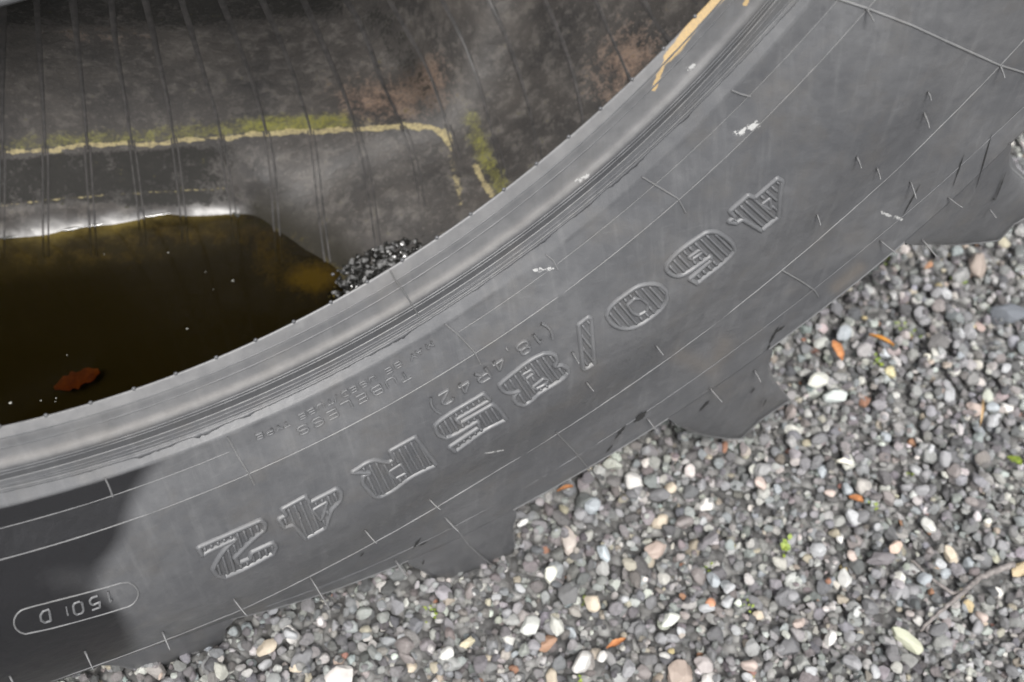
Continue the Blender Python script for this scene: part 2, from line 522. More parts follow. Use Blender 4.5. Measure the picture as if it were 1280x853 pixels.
def lug_mesh(outer_ar, inner_a, flare=1.0):
    """outer_ar: (az,r) polyline of the outer edge; inner_a: (az0, az1) on the casing edge"""
    n = 48
    o = resample(np.stack([outer_ar[:, 0] * .016, outer_ar[:, 1]], 1), .0015)
    s = np.linspace(0, 1, n); idx = np.linspace(0, len(o) - 1, n)
    oa = np.interp(idx, np.arange(len(o)), o[:, 0]) / .016; orr = np.interp(idx, np.arange(len(o)), o[:, 1])
    ia = inner_a[0] + (inner_a[1] - inner_a[0]) * s; ir = r_of('V', ia)
    rows = []
    for t in np.linspace(0, 1, 9)[:-1]:
        az = ia * (1 - t) + oa * t; r = ir * (1 - t) + orr * t
        a = np.radians(az); rows.append(np.stack([r * np.cos(a), r * np.sin(a), ZE(az) - .012 * t * t], -1))
    a = np.radians(oa)
    top = np.stack([orr * np.cos(a), orr * np.sin(a), ZE(oa) - .012], -1)
    cen = top.mean(0); cen2 = .5 * (rows[0].mean(0) + top.mean(0))
    out = top - cen2; out[:, 2] = 0; out /= np.linalg.norm(out, axis=1, keepdims=True)
    rows.append(top)
    cw_ = cen2.copy(); cw_[2] = 0; tdir = np.array([-cw_[1], cw_[0], 0]) / np.linalg.norm(cw_); side = np.clip(out @ tdir, 0, 1)[:, None] ** 2 * flare
    for g, dz in ((.0007, .0010), (.0008, .003), (.0, .02), (-.002, .06), (-.004, .11), (-.012, .16), (-.03, .2)):
        rows.append(top + out * (g + side * .011 * min(1, dz / .02)) - np.array([0, 0, dz]))
    G = np.array(rows)
    return G.reshape(-1, 3), grid_faces(G.shape[0], n, flip=True)


def fix_up(o):
    bm = bmesh.new(); bm.from_mesh(o.data); bmesh.ops.recalc_face_normals(bm, faces=bm.faces); bm.to_mesh(o.data); bm.free()


tyre = bpy.data.objects.new('tractor_tyre', None); col.objects.link(tyre)
tag(tyre, 'large black tractor tyre standing on gravel with water pooled inside', 'tyre')
casing = build_tyre_body(tyre)

lug_shapes = []
for L in LUGS:
    px = np.array(L, float); az = np.full(len(px), 90.0)
    for _ in range(8):
        t = np.zeros(len(px))
        P = on_z(px, ZE(az) - .012 * np.r_[0, np.ones(len(px) - 2), 0]); az = np.degrees(np.arctan2(P[:, 1], P[:, 0]))
    r = np.hypot(P[:, 0], P[:, 1]); lug_shapes.append(np.stack([az, r], 1))
for i, ar in enumerate(lug_shapes):
    v, f = lug_mesh(ar[1:-1], (ar[0, 0], ar[-1, 0]))
    o = new_obj('tread_lug', v, f, M_RUB, tyre); fix_up(o)
    q = to_px(v); w = np.zeros((len(v), 3)); w[:, 2] = .22
    add_attr(o, 'wear_shade', w); add_attr(o, 'paint', np.zeros((len(v), 3)))
    # the pale flash line left by the mould on the lug's edge
base_lug = lug_shapes[1]; c0 = base_lug[:, 0].mean()
for k in list(range(-12, -0)) + list(range(1, 6)):
    pass
az_first = lug_shapes[0][:, 0].mean(); az_last = lug_shapes[3][:, 0].mean()
step_ = 17.6
for az in list(az_first - step_ * np.arange(1, 9)) + list(az_last + step_ * np.arange(1, 10)):
    ar = base_lug.copy(); ar[:, 0] += az - c0
    rv = r_of('V', ar[:, 0]); ar[:, 1] = np.where(ar[:, 1] - r_of('V', base_lug[:, 0]) > .01, rv + (ar[:, 1] - r_of('V', base_lug[:, 0])) * .62, rv)
    v, f = lug_mesh(ar[1:-1], (ar[0, 0], ar[-1, 0]))
    o = new_obj('tread_lug', v, f, M_RUB, tyre); fix_up(o)


def line_part(name, ar, hw, hh, mat, wob=0.0, **k):
    az, r = ar[:, 0], ar[:, 1]
    P = S(az, r); Nr = Snorm(az, r)
    if wob: P = P + Nr * (rng.random(len(P))[:, None] - .5) * wob
    v, f = ridge(P, Nr, hw, hh, **k)
    return new_obj(name, v, f, mat, tyre)


# thin ring lines left by the mould
def ringline(k, AA, hw, hh, mat):
    mod = .75 + .5 * value_noise(AA * 1.7, AA * 0 + 3, 5)
    line_part('mould_line', np.stack([AA, r_of(k, AA)], 1), hw * mod, hh * mod, mat)


A_GAP = px_to_side([(292, 564), (572, 415)])[0]
AZR = np.arange(50, 131, .35)
for k, hw, hh, mat in (('K3', .0007, .0006, M_EDGE), ('K4', .0006, .0006, M_EDGE), ('A', .00045, .00035, M_EDGE), ('B', .00060, .0004, M_EDGE), ('C', .0008, .0006, M_EDGE), ('D', .00045, .0003, M_RIM)):
    AA = AZR if k not in ('D',) else AZR[AZR > 70]
    for AA in ([AA] if k != 'A' else [AA[AA < A_GAP[0]], AA[AA > A_GAP[1]]]):
        ringline(k, AA, hw, hh, mat)
for _ in ():
    mod = .75 + .5 * value_noise(AA * 1.7, AA * 0 + 3, 5)
    line_part('mould_line', np.stack([AA, r_of(k, AA)], 1), hw * mod, hh * mod, mat)
for k, off, hw, hh in (('K1', .0, .0006, .0004), ('K1', .007, .0007, .0005), ('K2', .0028, .0007, .0007), ('K2', .0062, .0006, .0006), ('K3', .0035, .0006, .0006), ('K4', -.0022, .0006, .0006)):
    AA = np.arange(50, 131, .35); mod = .6 + .7 * value_noise(AA * 1.1, AA * 0 + 7, 15)
    line_part('mould_line', np.stack([AA, r_of(k, AA) + off], 1), hw * mod, hh * mod, M_RUB)
# casing edge flash between lugs, and along the lug outlines
for k in range(3):
    a0 = lug_shapes[k][-1, 0]; a1 = lug_shapes[k + 1][0, 0]
    AA = np.arange(a0 - .2, a1 + .2, .2)
    P = S(AA, r_of('V', AA)); Nr = Snorm(AA, r_of('V', AA) - .003)
    v, f = ridge(P, Nr, .0009, .0006); new_obj('mould_line', v, f, M_EDGE, tyre)
for ar in lug_shapes:
    a = resample(np.stack([ar[:, 0] * .016, ar[:, 1]], 1), .002); az = a[:, 0] / .016; r = a[:, 1]
    t = np.minimum(1, np.minimum(np.arange(len(az)), np.arange(len(az))[::-1]) / 4.)
    P = np.stack([r * np.cos(np.radians(az)), r * np.sin(np.radians(az)), ZE(az) - .012 * t], -1)
    v, f = ridge(P, np.tile([0, 0, 1.0], (len(P), 1)), .0012, .0008); new_obj('mould_line', v, f, M_EDGE, tyre)

# ragged moulding flash along the ledge
AA = np.arange(52, 128, .22)
r4 = r_of('K4', AA); wv = np.clip(value_noise(AA * .9, AA * 0, 21) * 1.7 - .8, 0, 1) * .0015 * (.4 + .9 * value_noise(AA * 5, AA * 0, 2)) * smoothstep(60, 66, AA) * (1 - smoothstep(108, 116, AA))
V = np.stack([S(AA, r4 + .0004, .0008), S(AA, r4 + .0008 + wv, .0011 + .0006 * value_noise(AA * 7, AA * 0, 9)), S(AA, r4 + .0008 + wv, .0001)], 0)
new_obj('moulding_flash', V.reshape(-1, 3), grid_faces(3, len(AA)), M_RUB, tyre)

# radial mould seams, given as the photo shows them
SEAMS = [[(487,337),(494,350),(503,362)],[(556,405),(572,418),(593,440),(601,456)],[(284,546),(295,566),(312,594),(318,606)],[(131,597),(137,610),(141,621)],
 [(682,318),(692,326),(697,337)],[(802,221),(820,232),(848,249),(857,266)],[(914,113),(926,118),(938,121)],
 [(1030,-8),(1051,0),(1085,11),(1140,32),(1192,56),(1250,82),(1290,94)],[(694,539),(708,554),(722,569),(733,583),(749,599)],[(977,338),(1000,351),(1018,363),(1023,371)],
 [(557,647),(571,661),(585,681),(600,695),(617,708)],[(503,362),(515,381),(527,401)]]
for s_ in SEAMS:
    az, r = px_to_side(resample(s_, 4)); big = len(s_) > 5
    line_part('mould_seam', np.stack([az, r], 1), .0011 if big else .0008, .0011 if big else .0009, M_EDGE)


def tube(P, rad, n=6):
    P = np.asarray(P); T = np.gradient(P, axis=0); T /= np.linalg.norm(T, axis=1, keepdims=True)
    A = np.cross(T, [0.3, 0.2, 1.0]); A /= np.linalg.norm(A, axis=1, keepdims=True); B = np.cross(T, A)
    rad = np.broadcast_to(rad, (len(P),))
    th = np.arange(n) * 2 * math.pi / n
    V = P[:, None] + (A[:, None] * np.cos(th)[None, :, None] + B[:, None] * np.sin(th)[None, :, None]) * rad[:, None, None]
    f = grid_faces(len(P), n, wrap=True).tolist()
    f.append(list(range(n))[::-1]); f.append([(len(P) - 1) * n + i for i in range(n)])
    return V.reshape(-1, 3), f


# rubber whiskers: foot pixel, tip pixel
WH = [((1155,141),(1159,158)),((1071,196),(1074,208)),((1096,210),(1098,222)),((1138,227),(1143,246)),((1021,268),(1023,279)),((1250,82),(1253,95)),((1083,11),(1091,25)),
 ((536,624),(549,634)),((456,663),(469,676)),((494,700),(507,718)),((388,722),(410,757)),((292,749),(307,766)),((203,790),(211,809)),((106,814),(115,833)),((12,845),(20,858)),
 ((887,485),(901,500)),((809,523),(821,538)),((943,463),(949,475)),((1185,247),(1201,257)),((1100,301),(1119,314)),((1153,300),(1170,320)),((1237,262),(1243,270)),((715,440),(722,452)),((733,478),(740,486)),((820,432),(827,441)),((372,640),(374,645)),((1160,115),(1161,123)),((556,647),(572,662))]
for a_, b_ in WH:
    az, r = px_to_side([a_, b_])
    p0 = S(az[:1], r[:1])[0]; n0 = Snorm(az[:1], r[:1])[0]
    d1 = rays([b_])[0]; target = C0 + d1 * np.linalg.norm(p0 + n0 * .006 - C0)
    t = np.linspace(0, 1, 6)[:, None]
    P = p0 + (target - p0) * t + n0 * (.003 * np.sin(t * math.pi * .6))
    v, f = tube(P, np.linspace(.0010, .00055, 6)); new_obj('rubber_whisker', v, f, M_EDGE, tyre)

# little nubs on the bead toe
for az in np.arange(57.3, 121, 3.13):
    rr = float(r_of('K0', az)); a = math.radians(az)
    bm = bmesh.new(); bmesh.ops.create_icosphere(bm, subdivisions=2, radius=1)
    vv = np.array([v.co[:] for v in bm.verts]) * np.array([.0026, .0026, .0022]); ff = [[v.index for v in f.verts] for f in bm.faces]; bm.free()
    new_obj('bead_nub', vv * .62 + np.array([rr * math.cos(a), rr * math.sin(a), -.0005]), ff, M_RUB, tyre)


# ------------------------------------------------------------------ raised lettering
def spline_loop(p, corner=38):
    n = len(p); out = []
    d = np.roll(p, -1, 0) - p; L = np.linalg.norm(d, axis=1); u = d / L[:, None]
    tan_ = []
    for i in range(n):
        a, b = u[i - 1], u[i]
        ang = math.degrees(math.acos(max(-1, min(1, float(a @ b)))))
        tan_.append(None if ang > corner else (a + b) / max(np.linalg.norm(a + b), 1e-6))
    for i in range(n):
        j = (i + 1) % n
        t0 = u[i] if tan_[i] is None else tan_[i]; t1 = u[i] if tan_[j] is None else tan_[j]
        for t in np.linspace(0, 1, 7)[:-1]:
            out.append((2 * t ** 3 - 3 * t ** 2 + 1) * p[i] + (t ** 3 - 2 * t ** 2 + t) * L[i] * t0 + (-2 * t ** 3 + 3 * t ** 2) * p[j] + (t ** 3 - t ** 2) * L[i] * t1)
    return np.array(out)


def big_char(ch, outer, holes, rnd):
    parts = []
    loops = []
    for k, pl in enumerate([outer] + holes):
        p = np.array(pl, float); cen = p.mean(0)
        if k == 0: p = cen + (p - cen) * .975
        p = spline_loop(p)
        p = resample(np.vstack([p, p[:1]]), 1.2)[:-1]
        az, r = px_to_side(p); loops.append(np.stack([az, r], 1))
        sc = 1.0 if k == 0 else .7
        P = S(az, r); v, f = ridge(P, Snorm(az, r), .0024 * sc, .0024 * sc, closed=True); parts.append((v, f))
    # hatching: ribs running radially inside the outline
    A = np.concatenate([l[:, 0] for l in loops]); Rr = np.concatenate([l[:, 1] for l in loops])
    rm = Rr.mean(); step = math.degrees(.0053 / rm)
    skew = 0.0
    for a in np.arange(A.min() + step * .8, A.max(), step):
        rs = np.arange(Rr.min(), Rr.max(), .0010); aa = np.full_like(rs, a) + skew * (rs - rm)
        ok = inside(loops[0], aa, rs)
        for h in loops[1:]: ok &= ~inside(h, aa, rs)
        idx = np.where(ok)[0]
        if len(idx) < 5: continue
        for run in np.split(idx, np.where(np.diff(idx) > 1)[0] + 1):
            if len(run) < 6: continue
            run = run[1:-1]
            sel = run[::2] if len(run) > 6 else run
            P = S(aa[sel], rs[sel]); v, f = ridge(P, Snorm(aa[sel], rs[sel]), .0015, .0019, taper=True); parts.append((v, f))
    v, f = merge(parts)
    nm = {'R': 'letter R', 'slash': 'slash'}.get(ch, 'numeral ' + ch)
    new_obj('raised_character', v, f, M_RIM, tyre, label='large raised ribbed ' + nm)


for b_ in BIG: big_char(*b_)

GL = {'T': [[(0,1),(1,1)],[(.5,1),(.5,0)]], 'U': [[(0,1),(0,.2),(.2,0),(.8,0),(1,.2),(1,1)]], 'B': [[(0,0),(0,1),(.75,1),(.95,.85),(.95,.62),(.75,.52),(0,.52)],[(.75,.52),(1,.4),(1,.12),(.8,0),(0,0)]],
 'E': [[(1,1),(0,1),(0,0),(1,0)],[(0,.52),(.85,.52)]], 'L': [[(0,1),(0,0),(1,0)]], 'S': [[(1,.85),(.8,1),(.2,1),(0,.85),(0,.62),(.2,.5),(.8,.5),(1,.38),(1,.15),(.8,0),(.2,0),(0,.15)]],
 'M': [[(0,0),(0,1),(.5,.3),(1,1),(1,0)]], 'A': [[(0,0),(.5,1),(1,0)],[(.2,.38),(.8,.38)]], 'Y': [[(0,1),(.5,.45),(1,1)],[(.5,.45),(.5,0)]], 'D': [[(0,0),(0,1),(.65,1),(1,.75),(1,.25),(.65,0),(0,0)]],
 '/': [[(0,-.1),(1,1.1)]], 'P': [[(0,0),(0,1),(.75,1),(1,.85),(1,.6),(.75,.45),(0,.45)]], '(': [[(.8,1.2),(.2,.8),(.1,.5),(.2,.2),(.8,-.2)]], ')': [[(.2,1.2),(.8,.8),(.9,.5),(.8,.2),(.2,-.2)]],
 '1': [[(.1,.75),(.55,1),(.55,0)]], '8': [[(.3,.52),(.1,.65),(.1,.88),(.3,1),(.7,1),(.9,.88),(.9,.65),(.7,.52),(.3,.52),(0,.38),(0,.12),(.25,0),(.75,0),(1,.12),(1,.38),(.7,.52)]],
 '.': [[(.35,0),(.65,0)],[(.35,.12),(.65,.12)]], '4': [[(.75,0),(.75,1),(0,.3),(1,.3)]], 'R': [[(0,0),(0,1),(.75,1),(1,.85),(1,.62),(.75,.5),(0,.5)],[(.55,.5),(1,0)]],
 '2': [[(0,.8),(.2,1),(.8,1),(1,.8),(1,.65),(0,0),(1,0)]], '5': [[(1,1),(.1,1),(0,.55),(.75,.6),(1,.42),(1,.15),(.75,0),(.1,0)]], '0': [[(.2,0),(0,.2),(0,.8),(.2,1),(.8,1),(1,.8),(1,.2),(.8,0),(.2,0)]]}


def small_char(ch, px, h_px, w_px, hw=.0009, hh=.0009, mat=None):
    az, r = px_to_side([px]); az, r = az[0], r[0]
    p0 = to_px(S(az, r)); pr = to_px(S(az, r + .01)); pt = to_px(S(az - math.degrees(.01 / r), r))
    H = h_px / np.linalg.norm(pr - p0) * .01; Wd = w_px / np.linalg.norm(pt - p0) * .01
    parts = []
    for st in GL[ch]:
        g = resample(st, .09)
        rr = r + (g[:, 1] - .5) * H; aa = az - np.degrees((g[:, 0] - .5) * Wd / r)
        v, f = ridge(S(aa, rr), Snorm(aa, rr), hw, hh); parts.append((v, f))
    v, f = merge(parts)
    nm = {'(': 'opening bracket', ')': 'closing bracket', '.': 'full stop', '/': 'slash'}.get(ch, ('numeral ' if ch.isdigit() else 'letter ') + ch)
    new_obj('raised_character', v, f, mat or M_RIM, tyre, label='small raised ' + nm)


for ch, p in zip('TUBELESS', [(506,470.4),(488.5,477.4),(471,487.4),(452,497.5),(432.5,506.7),(415,517.5),(397,527),(378.5,536.7)]): small_char(ch, p, 9.8, 12.5, .0011, .0018)
for ch, p in zip('MAYBEUSED/TUBETYPE', [(537,431.7),(524,440),(516,445.5),(497,456),(485.5,463),(465.6,474),(454,480),(441.6,486.5),(431,492),(419.5,498),(412,502),(400.5,508),(389,514),(377.5,520),(358,530),(348.5,534.5),(336.7,540),(324,545)]):
    small_char(ch, p, 6.6, 8.2 if ch != '/' else 5, .00085, .0014)
for ch, p in zip('(18.4R42)', [(684.8,412.7),(670.7,423),(654.5,434.5),(637,441.5),(623.6,455),(603,469),(580.7,483),(557.4,496.5),(542.7,507.5)]):
    small_char(ch, p, 17 if ch in '()' else 14, {'(': 6, ')': 6, '1': 6, '.': 5}.get(ch, 15), .0015, .0022)
for ch, p in zip('150D', [(136.6,746),(119,754),(98,760.5),(57,771)]):
    small_char(ch, p, 14, 6 if ch == '1' else 12, .0010, .0010)
small_char('1', (84, 764), 12, 3, .0006, .0005)
pill = chaikin(np.array(zpts([(45,480),(90,390),(185,352),(430,292),(850,182),(1050,122),(1130,160),(1168,230),(1130,310),(1060,355),(180,597),(80,565)], 10, 710, 7.11)), 1)
pill = resample(np.vstack([pill, pill[:1]]), 2.0)[:-1]
az, r = px_to_side(pill)
v, f = ridge(S(az, r), Snorm(az, r), .0007, .0007, closed=True); new_obj('raised_border', v, f, M_EDGE, tyre, label='thin raised oblong border round the numeral 150')

# black smears low on the sidewall
M_BLK = Mat('black_smear'); M_BLK.b.inputs['Base Color'].default_value = (.018, .018, .018, 1); M_BLK.b.inputs['Roughness'].default_value = .6; M_BLK = M_BLK.m
SM = [((768,549),(782,531),4),((792,528),(808,514),7),((757,566),(766,556),2.5),((874,514),(887,500),3.5),((938,492),(944,484),2.2),((953,508),(958,498),2.6),((960,432),(973,408),3),((966,418),(981,407),3),((958,438),(963,430),2.5),((516,686),(526,672),3),((524,682),(534,677),2),((450,696),(455,690),2),((528,706),(530,700),2),((1128,270),(1150,230),1.6),((1190,235),(1205,192),1.6),((1220,235),(1240,165),1.6),((1243,252),(1257,215),2),((1243,250),(1241,247),4)]
for a_, b_, w_ in SM:
    a_ = np.array(a_, float); b_ = np.array(b_, float); d = b_ - a_; L = np.linalg.norm(d); d /= L; n = np.array([-d[1], d[0]])
    t = np.linspace(0, 1, 12); wid = w_ * np.sin(np.pi * np.clip(t, .04, .96)) * (.45 + .8 * rng.random(12))
    ce = a_ + np.outer(t, b_ - a_)
    px = np.vstack([ce + n * wid[:, None] * .5, ce - n * wid[:, None] * .5]); az, r = px_to_side(px)
    P = S(az, r); onlug = r > r_of('V', az); P[:, 2] += .0005
    new_obj('black_mark', P, grid_faces(2, 12), M_BLK, tyre)
M_DIRT = rubber('dried_mud', base=(.13, .115, .10), dust=(.30, .28, .25), amt=.9, rough=.8)
# ------------------------------------------------------------------ inside of the tyre
CH = C0 @ U + HC


def at_h(px, h):
    d = rays(px); return (CH - h) / -(d @ U)


def at_cyl(px, r):
    d = rays(px); a = (d[:, :2] ** 2).sum(1); b = d[:, :2] @ C0[:2]; c = C0[:2] @ C0[:2] - r * r
    return (-b + np.sqrt(b * b - a * c)) / a


HW = .125                                     # height of the water over the gravel (the tyre wall is about 5 cm thick)
OFF = .055
ctrl = []
for p, h in [((-450,205),.140),((-450,335),.070),((-450,290),.088),((-450,440),.047),((-450,60),.34),((-450,-70),.46),((-450,540),.045),((-200,200),.140),((-100,197),.140),((0,193),.140),((100,187),.140),((200,181),.140),((300,172),.140),((400,164),.138),((500,160),.134),
             ((-150,310),.070),((0,298),.070),((100,284),.070),((200,268),.070),((290,265),.071),
             ((0,275),.083),((100,262),.083),((200,249),.083),((0,240),.109),((100,230),.108),((200,222),.106),((-120,280),.086),((-120,240),.112),
             ((0,330),.060),((100,318),.060),((200,305),.060),((285,300),.062),((0,400),.048),((200,400),.046),((320,430),.048),((0,520),.045),((150,500),.045),((-150,520),.045),((-150,400),.047),
             ((310,268),.070),((345,288),.070),((385,314),.070),((422,338),.070),((345,262),.077),((380,250),.088),((430,290),.089),((470,330),.090),((330,230),.100),((500,300),.1),((500,240),.112),((420,210),.106),
             ((0,100),.235),((0,35),.33),((200,100),.225),((200,20),.33),((400,85),.225),((400,10),.31),((500,90),.20),
             ((-150,30),.36),((-150,110),.24),((200,-80),.46),((0,-60),.46),((400,-80),.42)]:
    ctrl.append((p[0], p[1], at_h([p], h + OFF)[0]))
for p in [(560,170),(600,100),(620,30),(640,230),(600,290),(700,100),(700,200),(780,90),(700,0),(800,0),(850,20),(900,-60),(750,-80),(560,340),(470,390),(640,-90),(980,-120)]:
    ctrl.append((p[0], p[1], at_cyl([p], .870)[0]))
ctrl = np.array(ctrl)


def tps_fit(c, lam=.02):
    X = c[:, :2] / 300; n = len(X)
    d2 = ((X[:, None] - X[None]) ** 2).sum(-1); K = np.where(d2 > 0, d2 * np.log(np.maximum(d2, 1e-12)), 0) + lam * np.eye(n) * .05
    Pm = np.c_[np.ones(n), X]; A = np.block([[K, Pm], [Pm.T, np.zeros((3, 3))]])
    return np.linalg.solve(A, np.r_[c[:, 2], 0, 0, 0]), X


TW, TX = tps_fit(ctrl)


def liner_t(px):
    X = np.asarray(px, float) / 300
    d2 = ((X[:, None] - TX[None]) ** 2).sum(-1)
    return np.where(d2 > 0, d2 * np.log(np.maximum(d2, 1e-12)), 0) @ TW[:-3] + TW[-3] + X @ TW[-2:]


def L_pt(px): return C0 + rays(px) * liner_t(px)[:, None]


gx = np.arange(-440, 960, 2.5); gy = np.arange(-110, 560, 2.5)
GX, GY = np.meshgrid(gx, gy); pq = np.stack([GX.ravel(), GY.ravel()], 1)
t = np.concatenate([liner_t(c) for c in np.array_split(pq, 20)])
dz = (fbm(pq[:, 0] / 40 + 50, pq[:, 1] / 40 + 50, 13) - .5) * .004
t = t + dz * np.exp(-np.abs(pq[:, 1] - 60) / 400)
VL = C0 + rays(pq) * t[:, None]

kl = Mat('liner_rubber')
sa = kl.node('ShaderNodeSeparateColor'); kl.link(kl.attr('deposit_refl').outputs['Color'], sa.inputs[0])
sb = kl.node('ShaderNodeSeparateColor'); kl.link(kl.attr('grime').outputs['Color'], sb.inputs[0])
n1 = kl.noise(14, 6, .65); n2 = kl.noise(60, 6, .7); n3 = kl.noise(260, 5, .7)
c = kl.mix(kl.ramp(n1, .3, .7), (.023, .022, .022), (.062, .056, .051))
c = kl.mix(kl.math('MULTIPLY', kl.ramp(n2, .5, .72), .5), c, (.19, .175, .16))
c = kl.mix(kl.math('MULTIPLY', kl.ramp(n3, .58, .72), .35), c, (.26, .24, .21))
e2 = kl.math('SUBTRACT', n2, .5); e3 = kl.math('SUBTRACT', n3, .5)
edge = kl.math('ADD', kl.math('MULTIPLY', e2, 1.3), kl.math('MULTIPLY', e3, 1.0))
brown = kl.ramp(kl.math('ADD', sb.outputs[0], edge), .35, .85, 0, .85); c = kl.mix(brown, c, (.22, .15, .11))
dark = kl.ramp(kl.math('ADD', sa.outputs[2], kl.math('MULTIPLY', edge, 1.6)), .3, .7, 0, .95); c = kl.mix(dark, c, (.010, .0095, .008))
moss = kl.ramp(kl.math('ADD', sa.outputs[1], kl.math('MULTIPLY', edge, 1.3)), .3, .95, 0, .95); c = kl.mix(kl.math('MULTIPLY', moss, kl.ramp(n3, .3, .65, .35, .95)), c, (.17, .165, .03))
tan = kl.ramp(kl.math('ADD', sa.outputs[0], kl.math('MULTIPLY', edge, .8)), .35, .6, 0, .95); c = kl.mix(kl.math('MULTIPLY', tan, kl.ramp(n3, .35, .6, .35, 1)), c, (.32, .27, .14))
edge2 = kl.math('MULTIPLY', edge, 1.0)
alg = kl.ramp(kl.math('ADD', sb.outputs[2], kl.math('MULTIPLY', edge, .7)), .2, .8, 0, 1); algv = alg
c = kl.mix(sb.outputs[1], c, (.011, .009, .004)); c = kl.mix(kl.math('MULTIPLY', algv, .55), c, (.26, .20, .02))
kl.link(c, kl.b.inputs['Base Color'])
wetm = kl.attr('wet').outputs['Fac']
r = kl.fmix(wetm, kl.ramp(n2, .3, .7, .5, .68), .30); r = kl.fmix(dark, r, .8); r = kl.fmix(sb.outputs[1], r, .85); r = kl.fmix(tan, r, .8); kl.link(r, kl.b.inputs['Roughness'])
bs = kl.bump(n3, .5, .0012); bs = kl.bump(n2, .45, .004, bs); 
bm_ = kl.node('ShaderNodeMix', data_type='VECTOR'); kl.link(wetm, bm_.inputs[0]); kl.link(bs, bm_.inputs[4])
geo = kl.node('ShaderNodeNewGeometry'); kl.link(geo.outputs['Normal'], bm_.inputs[5]); kl.link(bm_.outputs[1], kl.b.inputs['Normal'])
k0x = [-440, -200, 0, 112, 214, 311, 400, 502, 611, 713, 792, 850, 890, 960, 1000]; k0y = [560, 575, 533, 506, 471, 430, 385, 327, 252, 172, 98, 40, 0, -90, -150]
LF = grid_faces(len(gy), len(gx)); okv = pq[:, 1] < np.interp(pq[:, 0], k0x, k0y) + 130
LF = LF[okv[LF].all(1)]
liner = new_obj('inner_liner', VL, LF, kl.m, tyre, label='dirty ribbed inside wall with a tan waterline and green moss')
x, y = pq[:, 0], pq[:, 1]
tanl = [(-450,208),(-170,203),(-50,196),(0,193),(45,188),(110,183),(200,179),(320,168),(420,163),(500,159),(540,160),(554,166),(561,176)]
ty = np.interp(x, [p[0] for p in tanl], [p[1] for p in tanl])
dep = np.zeros((len(pq), 3)); gri = np.zeros((len(pq), 3))
wid_ = np.interp(x, [0, 300, 500, 560], [2.6, 2.6, 3.8, 4.2])
pqn = pq + np.stack([0 * x, (fbm(x / 22 + 50, y * 0 + 3, 61) - .47) * 7], 1)
wid_ = wid_ * (.55 + .9 * value_noise(x / 9 + 40, y * 0, 62))
dep[:, 0] = np.exp(-(seg_dist(pqn, tanl) / wid_) ** 2) * 1.05
dep[:, 0] = np.maximum(dep[:, 0], .40 * np.exp(-(seg_dist(pq, [(560,168),(565,185),(566,205),(572,230),(575,255)]) / 7) ** 2))
dep[:, 0] = np.maximum(dep[:, 0], .45 * np.exp(-(seg_dist(pq, [(0,258),(60,250),(150,243),(280,236)]) / 2.5) ** 2))
dep[:, 0] = np.maximum(dep[:, 0], .75 * np.exp(-(seg_dist(pq, [(594,208),(604,228),(615,244)]) / 5) ** 2))
up = ty - y
gm = np.interp(x, [0, 40, 180, 300, 330, 420, 450, 520], [.35, .55, .55, .6, .95, .85, .3, .05])
dep[:, 1] = gm * smoothstep(-1, 4, up) * (1 - smoothstep(10, 32, up)) * (x < 560)
dep[:, 1] = np.maximum(dep[:, 1], .72 * np.exp(-(seg_dist(pq, [(588,150),(600,185),(622,225),(640,260)]) / 13) ** 2))
crY = np.interp(x, [-450, -170, -60, 0, 60, 110, 200, 250, 290, 330], [336, 322, 306, 298, 291, 283, 268, 264, 265, 240])
btm = crY - np.interp(x, [0, 100, 160, 220, 290], [38, 30, 14, 5, 4])
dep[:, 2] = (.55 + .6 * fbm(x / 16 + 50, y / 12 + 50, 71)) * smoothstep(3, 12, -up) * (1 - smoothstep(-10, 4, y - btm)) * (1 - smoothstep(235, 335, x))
dep[:, 2] = np.maximum(dep[:, 2], .62 * np.exp(-(((x - 322) / 26) ** 2 + ((y - 272) / 26) ** 2)))  # dark reflection by the pool's right end, painted into the liner colour
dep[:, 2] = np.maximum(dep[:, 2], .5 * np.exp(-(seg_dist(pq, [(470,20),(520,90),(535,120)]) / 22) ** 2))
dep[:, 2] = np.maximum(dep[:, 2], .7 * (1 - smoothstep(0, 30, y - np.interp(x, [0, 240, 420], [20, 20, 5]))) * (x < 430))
gri[:, 0] = .60 * np.exp(-(((x - 470) / 75) ** 2 + ((y - 125) / 42) ** 2)) + .62 * np.exp(-(((x - 790) / 70) ** 2 + ((y - 90) / 80) ** 2)) + .35 * np.exp(-(((x - 120) / 140) ** 2 + ((y - 40) / 30) ** 2)) + .5 * np.exp(-(((x - 540) / 30) ** 2 + ((y - 95) / 40) ** 2))
gri[:, 2] = .95 * np.exp(-(((x - 392) / 34) ** 2 + ((y - 348) / 20) ** 2)) + .32 * np.exp(-(((x - 335) / 26) ** 2 + ((y - 322) / 40) ** 2)) + .35 * np.exp(-(((x - 250) / 120) ** 2 + ((y - 292) / 14) ** 2)) + .25 * np.exp(-(((x - 100) / 160) ** 2 + ((y - 318) / 16) ** 2))
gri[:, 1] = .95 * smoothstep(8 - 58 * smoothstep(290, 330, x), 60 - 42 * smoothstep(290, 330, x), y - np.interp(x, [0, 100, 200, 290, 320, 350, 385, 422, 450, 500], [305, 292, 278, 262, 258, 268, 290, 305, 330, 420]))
wt = np.zeros((len(pq), 3)); wv_ = np.clip(smoothstep(28, 60, -up) * (1 - smoothstep(400, 520, x)) * .12 + smoothstep(-40, -20, y - crY) * (x < 300) + .7 * np.exp(-(seg_dist(pq, [(292,262),(320,232),(352,206)]) / 11) ** 2) * .8, 0, 1)
wt[:, 0] = wt[:, 1] = wt[:, 2] = wv_ * .9
add_attr(liner, 'deposit_refl', dep); add_attr(liner, 'grime', gri); add_attr(liner, 'wet', wt)

